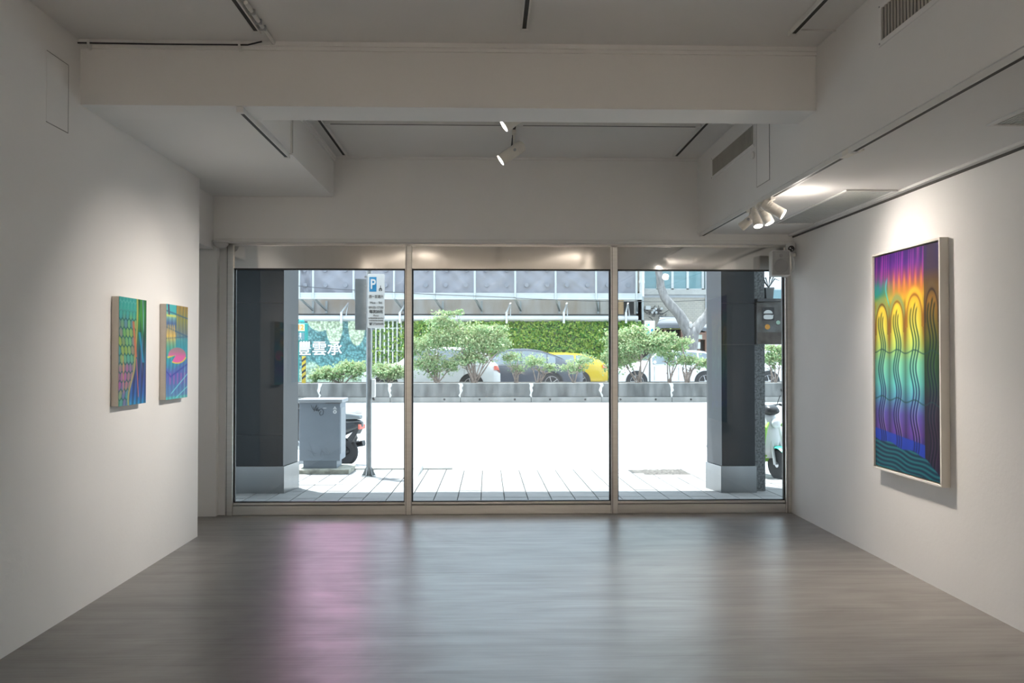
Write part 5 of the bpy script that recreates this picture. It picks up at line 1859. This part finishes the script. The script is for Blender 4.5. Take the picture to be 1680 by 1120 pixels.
# pedestrian signal and striped post at left
pg = thing('pedestrian_signal', (atY(494, 600, 26.5).x, 26.5, ZF), 'green-framed pedestrian signal lamp beside the left pillar', 'signal')
a, b = atY(486, 559, 26.5), atY(503.5, 530, 26.5)
TEALF = mat('teal_signal_frame', (0.013, 0.269, 0.256), .5, var=.05)
MB().box(a.x, b.x, 26.45, 26.7, a.z, b.z).build('housing', TEALF, pg, bevel=.02)
mz = (a.z + b.z) / 2
MB().box(a.x + .03, b.x - .06, 26.44, 26.45, mz + .03, b.z - .03).build('upper_lens', mat('signal_amber', (.86, .70, .42), .4, var=.05), pg)
MB().box(a.x + .03, b.x - .06, 26.44, 26.45, a.z + .03, mz - .02).build('lower_lens', mat('signal_dark', (.12, .24, .27), .4, var=.1), pg)
cx_ = (a.x + b.x) / 2 - .02
text('digits', '12', .20, (cx_, 26.435, (mz + b.z) / 2), mat('signal_orange', (.85, .32, .06), .4, var=.05), pg, bold=.008)
zz = (a.z + mz) / 2
MB().ball((cx_, 26.435, zz + .09), .028, .008, .028, 8, 6).bar((cx_, 26.435, zz + .06), (cx_, 26.435, zz - .02), .05, .008).bar((cx_, 26.435, zz - .02), (cx_ + .04, 26.435, zz - .11), .025, .008) \
    .bar((cx_, 26.435, zz - .02), (cx_ - .04, 26.435, zz - .11), .025, .008).bar((cx_, 26.435, zz + .05), (cx_ - .06, 26.435, zz), .02, .008).build('walking_figure', LET, pg)
MB().cyl((cx_ - .12, 26.6, ZF), (cx_ - .12, 26.6, b.z + .12), .05, n=12).build('pole', TEALF, pg, smooth=True)
MB().ball((cx_, 26.57, b.z + .03), .10, .05, .09, 12, 8, 0, 1).build('bracket', TEALF, pg)
sp_ = atY(498.5, 625, YM + 1.2)
bp = thing('striped_post', (sp_.x, YM + 1.2, zt - .03), 'yellow and black striped post at the left end of the median', 'post')
zs0, zs1 = atY(498, 624, YM + 1.2).z - .1, atY(498, 584, YM + 1.2).z
YEL = mat('warning_yellow', (0.492, 0.360, 0.030), .5, var=.04)
MB().box(sp_.x - .05, sp_.x + .05, YM + 1.15, YM + 1.25, zs0, zs1).build('post', YEL, bp)
for i in range(4):
    z = zs0 + .12 + i * .17
    MB().prism([(sp_.x - .051, z), (sp_.x + .051, z + .08), (sp_.x + .051, z + .15), (sp_.x - .051, z + .07)], 'y', YM + 1.147, YM + 1.252).build('black_stripe', BLACK, bp)

# wires across the street front
for pts, lab in ((((448, 466, YT - .084), (491, 469, YT - .084), (540, 473.5, YT - .084), (580, 475.5, YT - .084), (713, 483, YT - .084), (846, 488, YT - .084)), 'dark wire drooping across the grey sheeting at left'),
                 (((846, 489, YT - .08), (978, 494, YT - .08), (1044, 494.5, YT - .08), (1100, 495, YR - .6), (1157, 492, YR - .08)), 'thin wire running past the tree to the tiled building')):
    o = MB().tube([atY(*q) for q in pts], .013, 6).build('overhead_wire', mat('cable_dark', (.07, .07, .075)), None)
    tag(o, lab, 'wire', 'overhead wires')


# ------------------------------------------------------------------ scooters
def scooter(loc, rz, label, shell, accent, seatm, fork_m, fend, mirrors=True):
    """step-through scooter along +x (front at +x), origin on the ground between the wheels"""
    e = thing('scooter', (0, 0, 0), label, 'scooter', 'scooters parked by the kerb')
    WR = .22
    for x, nm in ((.62, 'front_wheel'), (-.56, 'rear_wheel')):
        M = Matrix.Rotation(math.pi / 2, 3, 'X')
        wv = MB().lathe([(.13, -.045), (.20, -.05), (.22, -.03), (.225, 0), (.22, .03), (.20, .05), (.13, .045)], M, 28, (x, 0, WR)).build(nm, TYRE, e, smooth=True)
        q = MB().lathe([(.135, -.03), (.135, .03)], M, 24, (x, 0, WR)).lathe([(.04, -.05), (.04, .05)], M, 14, (x, 0, WR))
        q.build('rim', RIM, wv)
    # body shell: rear bodywork with rounded loft
    def loft(secs, nm, m):
        vs, fs = [], []
        n = 14
        for (x, z0, z1, hw) in secs:
            for i in range(n):
                a = 2 * math.pi * i / n
                ca, sa = math.cos(a), math.sin(a)
                vs.append((x, hw * math.copysign(abs(ca) ** .7, ca), (z0 + z1) / 2 + (z1 - z0) / 2 * math.copysign(abs(sa) ** .7, sa)))
        for j in range(len(secs) - 1):
            for i in range(n):
                fs.append((j * n + i, j * n + (i + 1) % n, (j + 1) * n + (i + 1) % n, (j + 1) * n + i))
        fs += [tuple(range(n)), tuple(range((len(secs) - 1) * n, len(secs) * n))]
        return MB().add(vs, fs).build(nm, m, e, smooth='all')
    loft([(.05, .30, .62, .12), (-.05, .32, .70, .16), (-.30, .40, .74, .17), (-.60, .50, .76, .15), (-.82, .60, .75, .09), (-.88, .64, .72, .03)], 'rear_shell', shell)
    loft([(.08, .70, .76, .08), (.0, .70, .82, .14), (-.25, .72, .83, .15), (-.45, .74, .88, .15), (-.70, .75, .88, .13), (-.84, .76, .83, .06)], 'seat', seatm)
    MB().prism([(.05, .24), (.42, .24), (.50, .34), (.46, .36), (.38, .29), (.05, .30)], 'y', -.17, .17).build('floorboard', accent, e, bevel=.012)
    # leg shield
    vs, fs = [], []
    prof = [(.44, .30, .15), (.47, .42, .19), (.47, .58, .20), (.44, .74, .18), (.40, .86, .14), (.37, .95, .10)]
    n = 8
    for x, z, hw in prof:
        for i in range(n + 1):
            s = -1 + 2 * i / n
            vs.append((x + .09 * (1 - s * s), hw * s, z))
        for i in range(n, -1, -1):
            s = -1 + 2 * i / n
            vs.append((x - .03 + .07 * (1 - s * s), hw * s * .97, z))
    m = 2 * (n + 1)
    for j in range(len(prof) - 1):
        for i in range(m):
            fs.append((j * m + i, j * m + (i + 1) % m, (j + 1) * m + (i + 1) % m, (j + 1) * m + i))
    fs += [tuple(range(m)), tuple(range((len(prof) - 1) * m, len(prof) * m))]
    MB().add(vs, fs).build('leg_shield', shell, e, smooth='all')
    for s in (-1, 1):
        MB().tube([(.50, .09 * s, .80), (.54, .17 * s, .73), (.54, .215 * s, .58), (.51, .21 * s, .44), (.46, .17 * s, .33), (.38, .13 * s, .28)], [.015, .03, .036, .036, .03, .015], 8).build('shield_edge', accent, e, smooth=True)
    loft([(.30, .93, .99, .05), (.36, .90, 1.04, .11), (.46, .90, 1.05, .11), (.54, .93, 1.0, .07)], 'handlebar_cowl', BLACK)
    MB().tube([(.30, -.34, 1.02), (.36, -.20, 1.05), (.39, 0, 1.03), (.36, .20, 1.05), (.30, .34, 1.02)], .013, 8).build('handlebar', BLACK, e, smooth=True)
    for s in (-1, 1):
        MB().cyl((.345, .23 * s, 1.045), (.30, .36 * s, 1.018), .019, n=12).build('grip', BLACK, e, smooth=True)
        MB().tube([(.36, .19 * s, 1.05), (.42, .26 * s, 1.05), (.40, .34 * s, 1.04)], .006, 6).build('brake_lever', BLACK, e)
        if mirrors:
            MB().tube([(.36, .17 * s, 1.05), (.37, .22 * s, 1.18), (.36, .27 * s, 1.24)], .006, 6).build('mirror_stem', BLACK, e)
            MB().ball((.36, .29 * s, 1.26), .02, .055, .04, 12, 8).build('mirror', BLACK, e, smooth=True)
        MB().tube([(.50, .06 * s, .62), (.57, .075 * s, .42), (.62, .075 * s, .22)], .022, 10).build('fork_leg', fork_m, e, smooth=True)
    MB().ball((.555, 0, .80), .05, .075, .075, 14, 10).build('head_lamp', HEADL, e, smooth=True)
    vs, fs = [], []
    n = 14
    for i in range(n + 1):
        a = math.radians(10 + 150 * i / n)
        for s in (-1, -.5, .5, 1):
            rr = .262 if abs(s) < 1 else .235
            vs.append((.62 + rr * math.cos(a), .075 * s, WR + rr * math.sin(a)))
    for i in range(n):
        for j in range(3):
            fs.append((i * 4 + j, i * 4 + j + 1, (i + 1) * 4 + j + 1, (i + 1) * 4 + j))
    MB().add(vs, fs).build('front_fender', fend, e, smooth='all', fix=False)
    MB().prism([(-.70, .36), (-.86, .62), (-.80, .63), (-.62, .44)], 'y', -.07, .07).build('rear_fender', BLACK, e, bevel=.008)
    MB().box(-.875, -.845, -.09, .09, .60, .68).build('tail_lamp', TAIL, e, bevel=.008)
    MB().obox((-.85, 0, .47), (.006, .20, .12), Matrix.Rotation(.35, 3, 'Y')).build('plate', SIGNW, e)
    MB().tube([(-.46, .12, .86), (-.70, .14, .88), (-.92, .10, .87), (-.95, 0, .87), (-.92, -.10, .87), (-.70, -.14, .88), (-.46, -.12, .86)], .013, 8).build('grab_rail', RIM, e, smooth=True)
    MB().cyl((-.30, -.17, .26), (-.78, -.20, .36), .045, .06, n=14).build('muffler', BLACK, e, smooth=True)
    loft([(-.05, .20, .36, .10), (-.30, .16, .36, .12), (-.58, .16, .32, .11), (-.66, .2, .28, .06)], 'engine_cover', BLACK)
    MB().tube([(-.15, .12, .22), (-.10, .20, .0)], .012, 8).build('kickstand', RIM, e)
    e.location = loc
    e.rotation_euler = (0, 0, rz)
    e.scale = (.93, .93, .93)
    return e


GSH = mat('white_scooter_shell', (0.576, 0.590, 0.590), .25, var=.01, coat=.4)
LIMEG = mat('lime_scooter_trim', (0.230, 0.461, 0.064), .3, var=.03)
GREENT = mat('teal_green_fender', (.04, .52, .34), .3, var=.03)
BSH = mat('black_scooter_shell', (.05, .055, .062), .22, var=.05, coat=.5)
SEATG = mat('grey_scooter_seat', (.22, .25, .27), .4, var=.05)
scooter((3.63, 11.65, pav(11.65) - .01), math.radians(-70), 'white and lime green scooter parked right of the granite pillar', GSH, LIMEG, BLACK, PIPEW, GREENT)
scooter((-2.64, 13.3, -.13), math.radians(157), 'black scooter with grey seat poking out behind the utility cabinet', BSH, GSH, SEATG, BLACK, BSH, False)
